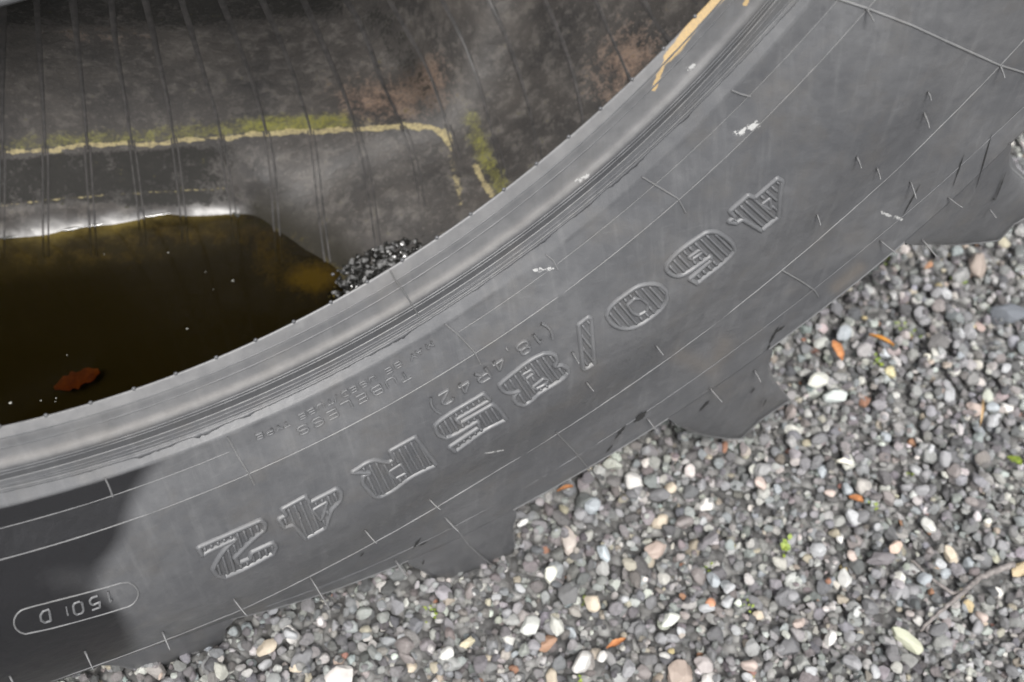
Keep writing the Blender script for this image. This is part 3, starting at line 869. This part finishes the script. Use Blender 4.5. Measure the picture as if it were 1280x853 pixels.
kr = Mat('liner_rib_rubber'); nr_ = kr.noise(120, 5, .6)
kr.link(kr.mix(kr.ramp(nr_, .35, .75), (.030, .029, .029), (.075, .07, .068)), kr.b.inputs['Base Color']); kr.b.inputs['Roughness'].default_value = .55
RIBS = [[(3.5,0),(3,100),(3,200),(2,290),(2,340)],[(46,14),(50,68),(54,136),(57,190),(57,290),(58,340)],[(91,0),(97,51),(104,119),(109,180),(116,289),(118,340)],[(139,0),(146,68),(157,129),(165,180),(177,272),(181,330)],
 [(182,0),(194,51),(206,109),(217.5,170),(229,265),(233,330)],[(228,0),(243,51),(258,102),(272,146),(284,218),(292,265),(298,330)],[(277,0),(296,48),(313,95),(326,136),(340,197),(346,290),(351,350)],[(328,0),(347,41),(367,92),(377,126),(391,170),(404,290),(413,350)],
 [(379,0),(408,65),(432,120),(449,172),(460,214),(471,296),(476,330)],[(432,0),(453,35),(477,102),(495,141),(511,173),(524,223),(530,280)],[(495,18),(519.5,60),(541,102),(551,134),(565,170),(577,215)],[(551,0),(576,46),(597,98),(614,162),(625,197),(636,240)],
 [(611,0),(635.6,53),(657,116),(671,176),(676,215)],[(688,14),(709,63),(727,134),(731,175)],[(745,0),(766,49),(785,91),(795,120)],[(804,0),(822,32),(836,49),(850,75)],[(-44,20),(-46,100),(-50,200),(-56,320)],[(860,-10),(880,15)]]
for R0 in RIBS:
    R0 = np.array(R0, float)
    if R0[0, 1] < 20: R0 = np.vstack([R0[0] + (R0[0] - R0[1]) * (R0[0, 1] + 90) / max(R0[1, 1] - R0[0, 1], 1), R0])
    p = chaikin(R0, 2, closed=False); p = resample(p, 5)
    yt = float(np.interp(p[len(p) // 2, 0], [q_[0] for q_ in tanl], [q_[1] for q_ in tanl])); rib = []
    hi_ = p[p[:, 1] < yt + 6]; lo_ = p[p[:, 1] > yt - 6]
    if len(hi_) > 3:
        wv3 = np.interp(hi_[:, 1], [-50, 40, yt], [.0040, .0032, .0014])
        rib.append(ridge(L_pt(hi_), -rays(hi_), wv3, .0022 if p[0, 0] < 420 else .0012))
    if len(lo_) > 3:
        for s_ in (-1, 1):
            pp = lo_ + np.array([3.4 * s_, 0]); rib.append(ridge(L_pt(pp), -rays(pp), .0011, .0013))
    v, f = merge(rib)
    new_obj('liner_rib', v, f, kr.m, tyre)

# ------------------------------------------------------------------ pooled water
kw = Mat('pond_water')
gl = kw.node('ShaderNodeBsdfGlossy'); gl.inputs['Roughness'].default_value = .015
tr_ = kw.node('ShaderNodeBsdfTransparent'); tr_.inputs[0].default_value = (.46, .40, .21, 1)
fr = kw.node('ShaderNodeFresnel'); fr.inputs['IOR'].default_value = 1.33
nb = kw.bump(kw.noise(9, 2, .4), .02, .01); kw.link(nb, gl.inputs['Normal']); kw.link(nb, fr.inputs['Normal'])
ms = kw.node('ShaderNodeMixShader'); kw.link(fr.outputs[0], ms.inputs[0]); kw.link(tr_.outputs[0], ms.inputs[1]); kw.link(gl.outputs[0], ms.inputs[2]); kw.link(ms.outputs[0], kw.out.inputs['Surface'])
hw_ = .070 + OFF
edge_px = [(-430,334),(-170,322),(-60,306),(0,298),(60,291),(110,283),(200,268),(250,264),(290,265),(310,268),(345,288),(385,314),(422,338),(452,362),(455,430),(380,520),(220,610),(-100,640),(-430,600)]
wp = on_ground(np.array(edge_px, float), hw_)
cx_ = wp.mean(0); wv2 = cx_ + (wp - cx_) * 1.035
new_o = new_obj('water', np.vstack([wv2]), [list(range(len(wv2)))], kw.m, None, smooth=False, world=False)
tag(new_o, 'dark olive rainwater pooled in the bottom of the tyre', 'water', kind='structure')
kmn = Mat('wet_film'); kmn.b.inputs['Base Color'].default_value = (.05, .05, .045, 1); kmn.b.inputs['Roughness'].default_value = .12; kmn.b.inputs['Specular IOR Level'].default_value = .9
mp = resample([(-170,322),(-60,306),(0,298),(60,291),(110,283),(200,268),(250,264),(290,265),(299,271)], 4.0)
mW = on_ground(mp, hw_ + .0002); vdir = CW - mW; vdir /= np.linalg.norm(vdir, axis=1, keepdims=True); vdir[:, 2] += 1.2; vdir /= np.linalg.norm(vdir, axis=1, keepdims=True)
v_, f_ = ridge(mW, vdir, .0016 + .0006 * np.sin(np.arange(len(mW)) * .7), .0008)
new_obj('meniscus', v_, f_, kmn.m, new_o, world=False)
bpy.context.view_layer.update()


# ------------------------------------------------------------------ stones
def stone_mesh(name, seed, sub=2, rough=.16, flat=.7, facet=.5):
    r_ = np.random.default_rng(seed); bm = bmesh.new(); bmesh.ops.create_icosphere(bm, subdivisions=sub, radius=1)
    V = np.array([v.co[:] for v in bm.verts]); Fc = [[v.index for v in f.verts] for f in bm.faces]; bm.free()
    d = np.ones(len(V))
    for k in range(13):                                  # chip the ball with random planes
        n = r_.normal(size=3); n /= np.linalg.norm(n); h = r_.uniform(.60, .88)
        s = V @ n; d = np.minimum(d, np.where(s > 1e-3, h / np.maximum(s, 1e-3), 9))
    d = 1 * (1 - facet) + np.minimum(d, 1.0) * facet
    for k in range(6):
        n = r_.normal(size=3) * r_.uniform(1, 3.2); d = d + rough * .22 * np.sin(V @ n + r_.uniform(0, 6))
    V = V * d[:, None]; V[:, 0] *= r_.uniform(.95, 1.25); V[:, 1] *= r_.uniform(.75, 1.0); V[:, 2] *= flat * r_.uniform(.85, 1.15)
    V /= np.abs(V[:, :2]).max()
    me = bpy.data.meshes.new(name); me.from_pydata([tuple(p) for p in V], [], Fc); me.polygons.foreach_set('use_smooth', [False] * len(Fc)); me.update()
    return me


kg = Mat('gravel_stone')
ca = kg.attr('stone_col', 'INSTANCER')
ns = kg.noise(1.6, 5, .65); ns2 = kg.noise(6, 4, .7)
cc = kg.mix(kg.ramp(ns, .35, .65, .0, .25), ca.outputs['Color'], (.10, .098, .095))
cc = kg.mix(kg.ramp(ns2, .55, .7, 0, .28), cc, (.42, .41, .39))
kg.link(cc, kg.b.inputs['Base Color']); kg.b.inputs['Roughness'].default_value = .62; kg.b.inputs['Specular IOR Level'].default_value = .35
kg.link(kg.bump(ns2, .5, .12), kg.b.inputs['Normal'])


def stone_material(name, c1, c2=None, rough=.6, scale=120):
    k = Mat(name); c2 = c2 or tuple(min(1, v * 1.35) for v in c1)
    c = k.mix(k.ramp(k.noise(scale, 5, .65), .35, .65), c1, c2); c = k.mix(k.ramp(k.noise(scale * 3, 3, .7), .58, .7, 0, .4), c, tuple(v * .4 for v in c1))
    k.link(c, k.b.inputs['Base Color']); k.b.inputs['Roughness'].default_value = rough
    k.link(k.bump(k.noise(scale * 4, 4, .7), .5, .0006), k.b.inputs['Normal'])
    return k.m


PAL = [((.10,.10,.102),.13),((.165,.165,.167),.21),((.24,.24,.24),.21),((.18,.165,.16),.07),((.32,.32,.312),.13),((.27,.285,.29),.06),((.40,.40,.38),.07),((.50,.495,.465),.055),((.40,.36,.29),.025),((.33,.30,.285),.025),((.58,.57,.54),.012),((.38,.20,.12),.005),((.25,.13,.10),.003),((.45,.37,.2),.003)]
pc = np.array([c for c, _ in PAL]); pw = np.array([w for _, w in PAL]); pw /= pw.sum()


def ground_h(x, y):
    """gentle swells of the gravel; it is banked up under the lower left lug"""
    P0 = on_ground([(235, 835)])[0]
    d2 = ((x - P0[0]) / .22) ** 2 + ((y - P0[1]) / .16) ** 2
    h = .060 * np.exp(-d2) + (fbm(x * 3 + 40, y * 3 + 40, 31, 3) - .44) * .022
    return h


# ground sheet
n_ = 121
s_ = np.sinh(np.linspace(-5.2, 5.2, n_)) / np.sinh(5.2) * 60
SX, SY = np.meshgrid(s_ + .1, s_ + .1)
HZ = ground_h(SX, SY) * np.exp(-(SX ** 2 + SY ** 2) / 16) - .006
kb = Mat('gravel_bed')
vo = kb.node('ShaderNodeTexVoronoi'); vo.inputs['Scale'].default_value = 95; kb.link(kb.coord(), vo.inputs['Vector'])
hsv = kb.node('ShaderNodeSeparateColor'); kb.link(vo.outputs['Color'], hsv.inputs[0])
g1 = kb.mix(kb.ramp(hsv.outputs[0], .2, 1, 0, 1), (.09, .09, .09), (.34, .34, .33))
lp = kb.node('ShaderNodeNewGeometry')
g2 = kb.mix(kb.ramp(vo.outputs['Distance'], .0, .9, 0, .75), g1, (.03, .028, .026))
kb.link(g2, kb.b.inputs['Base Color']); kb.b.inputs['Roughness'].default_value = .9
kb.link(kb.bump(kb.ramp(vo.outputs['Distance'], 0, .8, 1, 0), .8, .006), kb.b.inputs['Normal'])
g = new_obj('ground', np.stack([SX.ravel(), SY.ravel(), HZ.ravel()], 1), grid_faces(n_, n_), kb.m, None, world=False)
tag(g, 'grey gravel ground under the tyre', 'ground', kind='structure')

# settle the stones one by one on a height map
corn = on_ground([(-40, 690), (-40, 900), (1330, 900), (1330, 160), (900, 430), (400, 660)])
bx0, by0 = corn[:, 0].min() - .10, corn[:, 1].min() - .12; bx1, by1 = corn[:, 0].max() + .12, corn[:, 1].max() + .12
RES = .0016
nx, ny = int((bx1 - bx0) / RES), int((by1 - by0) / RES)
hx = bx0 + (np.arange(nx) + .5) * RES; hy = by0 + (np.arange(ny) + .5) * RES
HX, HY = np.meshgrid(hx, hy, indexing='ij'); Hm = (ground_h(HX, HY) * np.exp(-(HX ** 2 + HY ** 2) / 16) - .006).astype(np.float32)
H0 = Hm.copy()
pos, scl, colr = [], [], []


def drop(x, y, a, flat, sink=.35):
    i0, i1 = int((x - a - bx0) / RES), int((x + a - bx0) / RES) + 2; j0, j1 = int((y - a - by0) / RES), int((y + a - by0) / RES) + 2
    if i0 < 0 or j0 < 0 or i1 >= nx or j1 >= ny: return None
    sub = Hm[i0:i1, j0:j1]
    d2 = ((hx[i0:i1, None] - x) ** 2 + (hy[None, j0:j1] - y) ** 2) / (a * a)
    m = d2 < 1
    if not m.any(): return None
    hb = float(sub[m].mean()) * .55 + float(sub[m].max()) * .45
    c_ = a * flat; z = hb + c_ * sink
    top = z + c_ * np.sqrt(np.maximum(0, 1 - d2))
    sub[m] = np.maximum(sub[m], top[m]); return z


area = (bx1 - bx0) * (by1 - by0)
q_ = lambda n, med, sig, lo, hi: np.clip(med * np.exp(rng.normal(size=n) * sig), lo, hi) * .5
nA = int(area * 13000); nB = int(area * 3600)
sizes = np.concatenate([q_(nA, .0074, .34, .0038, .014), q_(nB, .0130, .28, .008, .024), q_(int(area * 7500), .0078, .33, .004, .014), q_(int(area * 1900), .0135, .28, .009, .024)])
xs = rng.uniform(bx0, bx1, len(sizes)); ys = rng.uniform(by0, by1, len(sizes))
for i in range(len(sizes)):
    a = sizes[i]; z = drop(xs[i], ys[i], a, .68, .30)
    if z is None: continue
    pos.append((xs[i], ys[i], z)); scl.append(a)
pos = np.array(pos); scl = np.array(scl)
# beyond the close ground: coarser cover out to a few metres
nf = 26000
rr_ = np.sqrt(rng.random(nf)) * 3.2; th_ = rng.random(nf) * 2 * math.pi
fx, fy = .3 + rr_ * np.cos(th_), rr_ * np.sin(th_)
m = ~((fx > bx0) & (fx < bx1) & (fy > by0) & (fy < by1))
fx, fy = fx[m], fy[m]; fs = q_(len(fx), .019, .3, .010, .034)
fz = ground_h(fx, fy) * np.exp(-(fx ** 2 + fy ** 2) / 16) - .006 + fs * .3
pos = np.vstack([pos, np.stack([fx, fy, fz], 1)]); scl = np.r_[scl, fs]
ci = rng.choice(len(PAL), len(scl), p=pw); colr = pc[ci] * 1.10 * rng.uniform(.75, 1.25, (len(scl), 1)) * (1 + rng.normal(size=(len(scl), 3)) * .03)

src = bpy.data.collections.new('stone_shapes')
for i in range(14):
    me = stone_mesh('stone_shape', 100 + i, sub=3, flat=.70, facet=1.0, rough=.07); me.materials.append(kg.m)
    o = bpy.data.objects.new('stone_shape', me); src.objects.link(o)
pm = bpy.data.meshes.new('gravel'); pm.from_pydata([tuple(p) for p in pos], [], [])
def pt_attr(name, typ, arr, key):
    a = pm.attributes.new(name, typ, 'POINT'); a.data.foreach_set(key, np.asarray(arr, np.float32 if typ != 'INT' else np.int32).ravel())
n = len(pos)
pt_attr('sz', 'FLOAT_VECTOR', scl[:, None] * rng.uniform(.8, 1.15, (n, 3)), 'vector')
tilt = .45
pt_attr('rt', 'FLOAT_VECTOR', np.stack([rng.normal(size=n) * tilt, rng.normal(size=n) * tilt, rng.random(n) * 6.283], 1), 'vector')
pt_attr('ix', 'INT', rng.integers(0, 14, n), 'value')
pt_attr('stone_col', 'FLOAT_COLOR', np.c_[np.clip(colr, 0, 1), np.ones(n)], 'color')
grav = bpy.data.objects.new('gravel', pm); col.objects.link(grav)
tag(grav, 'loose grey gravel covering the ground around the tyre', 'gravel', kind='stuff')
gn = bpy.data.node_groups.new('scatter_stones', 'GeometryNodeTree')
gn.interface.new_socket('Geometry', in_out='INPUT', socket_type='NodeSocketGeometry'); gn.interface.new_socket('Geometry', in_out='OUTPUT', socket_type='NodeSocketGeometry')
gi = gn.nodes.new('NodeGroupInput'); go = gn.nodes.new('NodeGroupOutput'); ip = gn.nodes.new('GeometryNodeInstanceOnPoints'); cinf = gn.nodes.new('GeometryNodeCollectionInfo')
cinf.inputs[0].default_value = src; cinf.inputs['Separate Children'].default_value = True; cinf.inputs['Reset Children'].default_value = True
def na(name, t):
    a = gn.nodes.new('GeometryNodeInputNamedAttribute'); a.data_type = t; a.inputs[0].default_value = name; return a.outputs[0]
gn.links.new(gi.outputs[0], ip.inputs['Points']); gn.links.new(cinf.outputs[0], ip.inputs['Instance']); ip.inputs['Pick Instance'].default_value = True
gn.links.new(na('ix', 'INT'), ip.inputs['Instance Index']); gn.links.new(na('rt', 'FLOAT_VECTOR'), ip.inputs['Rotation']); gn.links.new(na('sz', 'FLOAT_VECTOR'), ip.inputs['Scale'])
gn.links.new(ip.outputs[0], go.inputs[0])
md = grav.modifiers.new('scatter', 'NODES'); md.node_group = gn


def top_h(x, y, a):
    i, j = int((x - bx0) / RES), int((y - by0) / RES); k = max(1, int(a / RES * .6))
    return float(Hm[max(0, i - k):i + k + 1, max(0, j - k):j + k + 1].mean())


def px_on_gravel(px, lift=0.0):
    h = .01
    for _ in range(4):
        p = on_ground([px], h)[0]; h = top_h(p[0], p[1], .006) + lift
    return p


# single stones that stand out: pixel, long size px, colour, shape (aspect, height), turn, label
cW, cG, cT, cP, cO, cB = (.50, .49, .46), (.24, .24, .235), (.40, .31, .20), (.42, .32, .28), (.46, .17, .06), (.35, .38, .39)
STONES = [
 ((1218,333),44,(.30,.25,.215),(.62,.6),.9,'large pinkish grey angular stone just below the upper right lug'),
 ((1258,398),50,(.12,.13,.145),(.7,.6),-.5,'big dark slate stone at the right edge of the gravel'),
 ((1022,477),30,(.50,.50,.45),(.65,.6),.1,'pale cream stone just right of the middle lug tip'),
 ((1043,497),32,(.45,.48,.46),(.6,.5),-.2,'pale blue grey stone below the cream stone by the lug tip'),
 ((1109,441),24,(.52,.55,.58),(.7,.5),.2,'blue white stone under the orange leaf stalk'),
 ((1026,430),20,(.42,.43,.40),(.8,.6),.0,'light grey stone left of the orange leaf chip'),
 ((1029,411),16,(.48,.40,.40),(.8,.6),.6,'small pink white stone above the light grey stone'),
 ((1200,345),26,cG,(.7,.7),.4,'mid grey stone leaning against the pinkish angular stone'),
 ((1112,467),16,(.46,.42,.25),(.9,.7),.3,'straw yellow round stone below the blue white stone'),
 ((710,678),40,(.46,.41,.37),(.5,.55),1.3,'long pale stone with a pink end beside the second lug'),
 ((653,654),16,(.60,.60,.58),(.6,.5),.1,'small clean white stone touching the second lug'),
 ((766,582),26,(.33,.34,.30),(.7,.6),-.4,'pale green grey stone in the notch between two lugs'),
 ((663,784),30,(.50,.51,.48),(.8,.6),.5,'white grey angular stone left of the brown stone'),
 ((681,806),32,(.34,.21,.14),(.7,.6),-.1,'rounded brown orange stone at the lower middle'),
 ((585,804),24,(.50,.45,.32),(.75,.6),.2,'cream stone with yellow tint at the lower middle'),
 ((558,818),22,(.55,.55,.52),(.85,.6),.0,'whitish round stone under the cream stone'),
 ((425,848),42,(.60,.57,.54),(.7,.5),.2,'large whitish stone at the bottom edge of the frame'),
 ((688,719),24,(.50,.50,.44),(.85,.6),.8,'cream white stone in the middle of the lower gravel'),
 ((710,744),28,(.11,.11,.11),(.85,.6),.1,'dark charcoal round stone below the cream white stone'),
 ((755,693),26,(.42,.46,.48),(.55,.5),1.5,'blue grey upright oval stone right of the long pale stone'),
 ((820,688),30,(.36,.29,.25),(.7,.5),.1,'mottled pink and grey flat stone in the middle gravel'),
 ((1055,578),22,(.60,.58,.50),(.55,.5),-.7,'bright cream elongated stone right of centre in the gravel'),
 ((1049,674),16,(.68,.67,.64),(.6,.6),.8,'brightest white chip in the right hand gravel'),
 ((1055,725),26,(.48,.48,.46),(.7,.6),.9,'pale grey white stone below the bright white chip'),
 ((1132,800),44,(.42,.43,.33),(.45,.45),-1.2,'long pale yellow green stone near the bottom right'),
 ((1100,700),34,(.14,.13,.135),(.6,.5),-.5,'long dark grey stone right of the bright white chip'),
 ((863,570),26,(.09,.085,.085),(.8,.5),.2,'dark brown grey stone below the middle lug'),
 ((1160,658),22,(.50,.50,.47),(.8,.6),1.4,'blocky off white stone at the far right'),
 ((985,810),34,(.13,.13,.135),(.9,.5),.2,'flat dark grey stone low in the right gravel'),
 ((880,832),26,(.34,.31,.30),(.7,.6),-.6,'speckled pinkish grey oval stone near the bottom edge'),
 ((848,845),40,(.33,.27,.23),(.7,.5),.3,'pinkish brown stone cut off by the bottom edge'),
 ((1275,712),30,(.40,.32,.20),(.6,.4),.0,'tan stone at the right edge beside the twig'),
 ((1118,685),20,(.50,.38,.31),(.9,.7),.1,'salmon pink block shaped stone by the dark long stone')]
for i, (px, L, c_, (asp, ht), turn, lab) in enumerate(STONES):
    p = px_on_gravel(px); sc = np.linalg.norm(p - CW) / F; a = L * .5 * sc
    me = stone_mesh('stone', 500 + i, sub=4, flat=ht, facet=1.0, rough=.09); me.materials.append(stone_material('stone_surface', tuple(v * .80 + .02 * 0 for v in c_), scale=90))
    o = bpy.data.objects.new('stone', me); col.objects.link(o); o.scale = (a, a * asp * 1.15, a)
    o.location = (p[0], p[1], p[2] + a * ht * .35); o.rotation_euler = (rng.normal() * .12, rng.normal() * .12, turn)
    tag(o, lab, 'stone')

peb = [stone_mesh('pebble', 700 + i, sub=3, flat=.7, facet=1.0, rough=.07) for i in range(10)]
pmats = [stone_material('pebble_surface', c, scale=110) for c in [(.11,.11,.113),(.19,.19,.195),(.29,.295,.30),(.44,.43,.41),(.15,.135,.13),(.38,.33,.26),(.34,.28,.25),(.25,.27,.285),(.40,.20,.12),(.54,.53,.50)]]
for i in range(150):
    for _ in range(30):
        px = (rng.uniform(330, 1275), rng.uniform(310, 850))
        if px[1] < np.interp(px[0], [280, 450, 640, 760, 860, 990, 1060, 1135, 1270], [810, 745, 730, 600, 575, 505, 395, 335, 320]): continue
        if min(math.hypot(px[0] - s[0][0], px[1] - s[0][1]) - s[1] * .5 for s in STONES) > 16: break
    p = px_on_gravel(px); a = float(np.clip(.0085 * math.exp(rng.normal() * .22), .006, .014))
    k = i % 10; me = peb[k].copy() if i >= 10 else peb[k]
    if i < 100 or True:
        me.materials.clear(); me.materials.append(pmats[rng.choice(10, p=[.24,.27,.20,.05,.10,.03,.03,.07,.005,.005])])
    o = bpy.data.objects.new('pebble', me); col.objects.link(o); o.scale = (a, a * rng.uniform(.8, 1.1), a * rng.uniform(.8, 1.1))
    o.location = (p[0], p[1], p[2] + a * .2); o.rotation_euler = (rng.normal() * .35, rng.normal() * .35, rng.random() * 6.28)
    tag(o, 'small pebble lying loose on top of the gravel', 'pebble', 'loose pebbles on top of the gravel')


# ------------------------------------------------------------------ leaf bits, twigs, sprouts
def flat_mat(name, c, c2, rough=.6):
    k = Mat(name); k.link(k.mix(k.ramp(k.noise(160, 4, .6), .35, .65), c, c2), k.b.inputs['Base Color']); k.b.inputs['Roughness'].default_value = rough
    return k.m


def leaf(name, px0, px1, w, mat, lab, cat, curl=.003, lift=.006, group=None):
    a = px_on_gravel(px0, lift); b = px_on_gravel(px1, lift); d = b - a; L = np.linalg.norm(d); d = d / L; n = np.cross([0, 0, 1], d); n /= np.linalg.norm(n)
    t = np.linspace(0, 1, 14); wv = w * (np.sin(np.pi * np.clip(t, .03, .97)) ** .7) * (.8 + .35 * rng.random(14))
    rows = []
    for s in (-1, -.5, 0, .5, 1):
        rows.append(a + np.outer(t, b - a) + n * (s * wv)[:, None] + np.array([0, 0, 1]) * (curl * (s * s) + curl * np.sin(t * 3.1))[:, None])
    G = np.array(rows); v = G.reshape(-1, 3); f = grid_faces(5, 14)
    v2 = v - np.array([0, 0, .0007]); nf_ = len(v); ff = f.tolist() + (f[:, ::-1] + nf_).tolist()
    o = new_obj(name, np.vstack([v, v2]), ff, mat, None, world=False); tag(o, lab, cat, group); return o


mO = flat_mat('orange_leaf', (.34, .13, .05), (.46, .22, .09)); mY = flat_mat('ochre_leaf', (.45, .24, .05), (.5, .2, .03)); mG = flat_mat('green_leaf', (.10, .16, .02), (.22, .27, .04)); mTn = flat_mat('tan_leaf', (.38, .27, .15), (.50, .38, .22))
mTw = flat_mat('grey_twig', (.10, .09, .085), (.22, .20, .19), .8)
leaf('leaf_scrap', (1040,427), (1052,451), .0062, mO, 'short orange leaf scrap lying near the middle lug', 'leaf scrap')
leaf('leaf_scrap', (1086,419), (1117,433), .0026, mY, 'thin ochre leaf stalk above the blue white stone', 'leaf scrap')
leaf('leaf_scrap', (758,811), (782,799), .0030, mO, 'narrow orange leaf sliver near the bottom centre', 'leaf scrap')
leaf('leaf_scrap', (696,615), (716,609), .0022, mO, 'tiny orange sliver tucked under the tyre edge', 'leaf scrap')
leaf('leaf_scrap', (1258,572), (1276,582), .0055, mG, 'bright yellow green leaf at the right edge', 'leaf scrap')
leaf('leaf_scrap', (1060,622), (1078,628), .0045, mO, 'rust coloured chip among the right hand gravel', 'leaf scrap')
leaf('leaf_scrap', (1228,500), (1224,535), .0014, mTn, 'thin straw stalk lying upright in the right gravel', 'leaf scrap')
leaf('leaf_scrap', (640,700), (640,700.9), .0001, mO, 'x', 'leaf scrap') if False else None


def twig(pxs, r0, lab):
    P = np.array([px_on_gravel(p, .006) for p in pxs]); P = resample(P, .004)
    P += (rng.random(P.shape) - .5) * .0012
    v, f = tube(P, np.linspace(r0, r0 * .4, len(P))); o = new_obj('twig', v, f, mTw, None, world=False); return o


tw = twig([(1268,705),(1225,722),(1195,748),(1160,778),(1150,790)], .0038, '')
tag(tw, 'grey forked twig lying across the gravel at the lower right', 'twig')
P_ = np.array([px_on_gravel(p, .006) for p in [(1205,740),(1190,742),(1160,720),(1140,700)]]); v, f = tube(resample(P_, .004), np.linspace(.0022, .001, len(resample(P_, .004))))
o = new_obj('side_shoot', v, f, mTw, tw, world=False)


def sprout(px, n, h, lab):
    p = px_on_gravel(px); V, Fc, o_ = [], [], 0
    for i in range(n):
        a = rng.random() * 6.28; c = p + np.array([rng.normal() * .004, rng.normal() * .004, .001]); d = np.array([math.cos(a), math.sin(a), .9]); d /= np.linalg.norm(d); s = np.cross(d, [0, 0, 1]); s /= np.linalg.norm(s)
        L = h * rng.uniform(.6, 1.2); w = L * .3
        pts = [c, c + d * L * .5 + s * w, c + d * L - np.array([0, 0, L * .2]), c + d * L * .5 - s * w, c + d * L * .5 + np.array([0, 0, .001])]
        V += pts; Fc += [[o_, o_ + 1, o_ + 4], [o_ + 1, o_ + 2, o_ + 4], [o_ + 2, o_ + 3, o_ + 4], [o_ + 3, o_, o_ + 4]]; o_ += 5
    o = new_obj('weed_sprout', np.array(V), Fc, mG, None, world=False); tag(o, lab, 'weed')


for px, n, h, lab in [((982,684),12,.010,'largest green weed sprout right of the gravel centre'),((1128,411),7,.006,'green sprout above the ochre leaf stalk'),((1141,420),7,.006,'green sprout below and right of the one above the ochre stalk'),
 ((1095,452),8,.007,'green sprout beside the straw yellow stone'),((1112,330),6,.007,'yellow green sprout under the upper right lug edge'),((1197,350),6,.006,'tiny sprout left of the pinkish angular stone'),((730,753),6,.005,'tiny sprout beside the dark charcoal stone'),
 ((538,768),7,.006,'green sprout left of the cream stone at the lower middle'),((1090,634),7,.006,'sprout right of the rust coloured chip'),((885,716),6,.005,'pale sprout at the lower centre right'),((930,756),6,.005,'pale sprout low in the right gravel'),((725,848),6,.005,'sprout at the bottom edge of the frame'),((1140,590),6,.006,'sprout left of the bright yellow green leaf')]:
    sprout(px, n, h, lab)

# ------------------------------------------------------------------ things in the water
def in_tyre(px, lift): return C0 + rays([px]) * (liner_t(np.array([px], float))[:, None]) , lift


kwg = Mat('wet_grit'); kwg.link(kwg.mix(kwg.ramp(kwg.noise(150, 3, .6), .5, .62), (.015, .015, .014), (.20, .20, .20)), kwg.b.inputs['Base Color']); kwg.b.inputs['Roughness'].default_value = .15
Vs, Fs = [], []
base_st = [stone_mesh('s', 900 + i, sub=2, flat=.7, facet=.8) for i in range(4)]
bv = [np.array([v.co[:] for v in m.vertices]) for m in base_st]; bf = [np.array([list(p.vertices) for p in m.polygons]) for m in base_st]
o_ = 0
for i in range(420):
    u, w = rng.random(), rng.random()
    px = np.array([420 + 105 * u, 365 - 58 * u ** .8 + (w - .35) * 50]) + rng.normal(size=2) * 3
    if px[1] < np.interp(px[0], [415, 425, 450, 480, 520, 540], [345, 318, 308, 300, 304, 320]): continue
    P0 = W(C0 + rays([px])[0] * liner_t(px[None])[0]); a = .0032 * math.exp(rng.normal() * .35)
    k = rng.integers(4); th = rng.random() * 6.28; R = np.array([[math.cos(th), -math.sin(th), 0], [math.sin(th), math.cos(th), 0], [0, 0, 1]])
    Vs.append((bv[k] * a) @ R.T + P0 + np.array([0, 0, a * rng.uniform(.3, 1.6)])); Fs += (bf[k] + o_).tolist(); o_ += len(bv[k])
gp = new_obj('wet_grit', np.vstack(Vs), Fs, kwg.m, None, world=False, smooth=False)
tag(gp, 'wet dark grit with pale flecks heaped at the edge of the water', 'grit', kind='stuff')
leafw = on_ground(np.array([(70, 487), (100, 474), (122, 466)], float), hw_ - .004)
def water_leaf(pxa, pxb, w, mat, lab, dz):
    a, b = on_ground(np.array([pxa, pxb], float), hw_ + dz); d = b - a; n = np.cross([0, 0, 1], d); n /= np.linalg.norm(n)
    t = np.linspace(0, 1, 12); wv = w * np.sin(np.pi * np.clip(t, .04, .96)) ** .6 * (.7 + .5 * rng.random(12))
    v = np.vstack([a + np.outer(t, d) + n * (s * wv)[:, None] + np.array([0, 0, .001 * abs(s)]) for s in (-1, 0, 1)])
    v = np.vstack([v, v - np.array([0, 0, .0008])]); f = grid_faces(3, 12); f = f.tolist() + (f[:, ::-1] + 36).tolist()
    tag(new_obj('sunken_leaf', v, f, mat, None, world=False), lab, 'leaf')
mR = flat_mat('red_leaf', (.085, .012, .004), (.15, .035, .008))
water_leaf((68,486), (124,464), .010, mR, 'orange red leaf sunk just under the dark water', -.002)
None and water_leaf((190,468), (216,463), .006, flat_mat('dark_red_leaf', (.20, .06, .02), (.3, .1, .03)), 'faint dark red leaf sunk in the water near the bead', -.003)
mSp = flat_mat('pale_speck', (.30, .30, .27), (.42, .42, .38))
for i, (px, s_) in enumerate([((291,351),2.6),((234,411),2.4),((210,316),2.0),((13,504),3.0),((51,501),1.8),((70,498),1.6),((84,444),1.2),((257,340),1.2),((267,362),1.0),((130,318),1.3),((69,502),1.3)]):
    p = on_ground([px], hw_ + .0006)[0]; a = s_ * .5 * .00095
    me = peb[i % 10].copy(); me.materials.clear(); me.materials.append(mSp)
    o = bpy.data.objects.new('floating_speck', me); col.objects.link(o); o.scale = (a, a, a * .6); o.location = p
    tag(o, 'tiny pale speck floating on the dark water', 'speck', 'pale specks floating on the water')
# dried mud and scrapes where the tyre meets the gravel at the lower left
for i in range(0):
    t = i / 4; px = np.array([(8 + 130 * t, 842 - 34 * t), (26 + 130 * t + rng.normal() * 5, 826 - 34 * t - 10 * rng.random())])
    az, r = px_to_side(resample(px, 3)); w_ = (.0016 + .0018 * rng.random()) * np.sin(np.linspace(.3, 2.9, len(az)))
    v, f = ridge(S(az, r), Snorm(az, r), w_, w_ * .4); new_obj('mud_crust', v, f, M_DIRT, tyre)
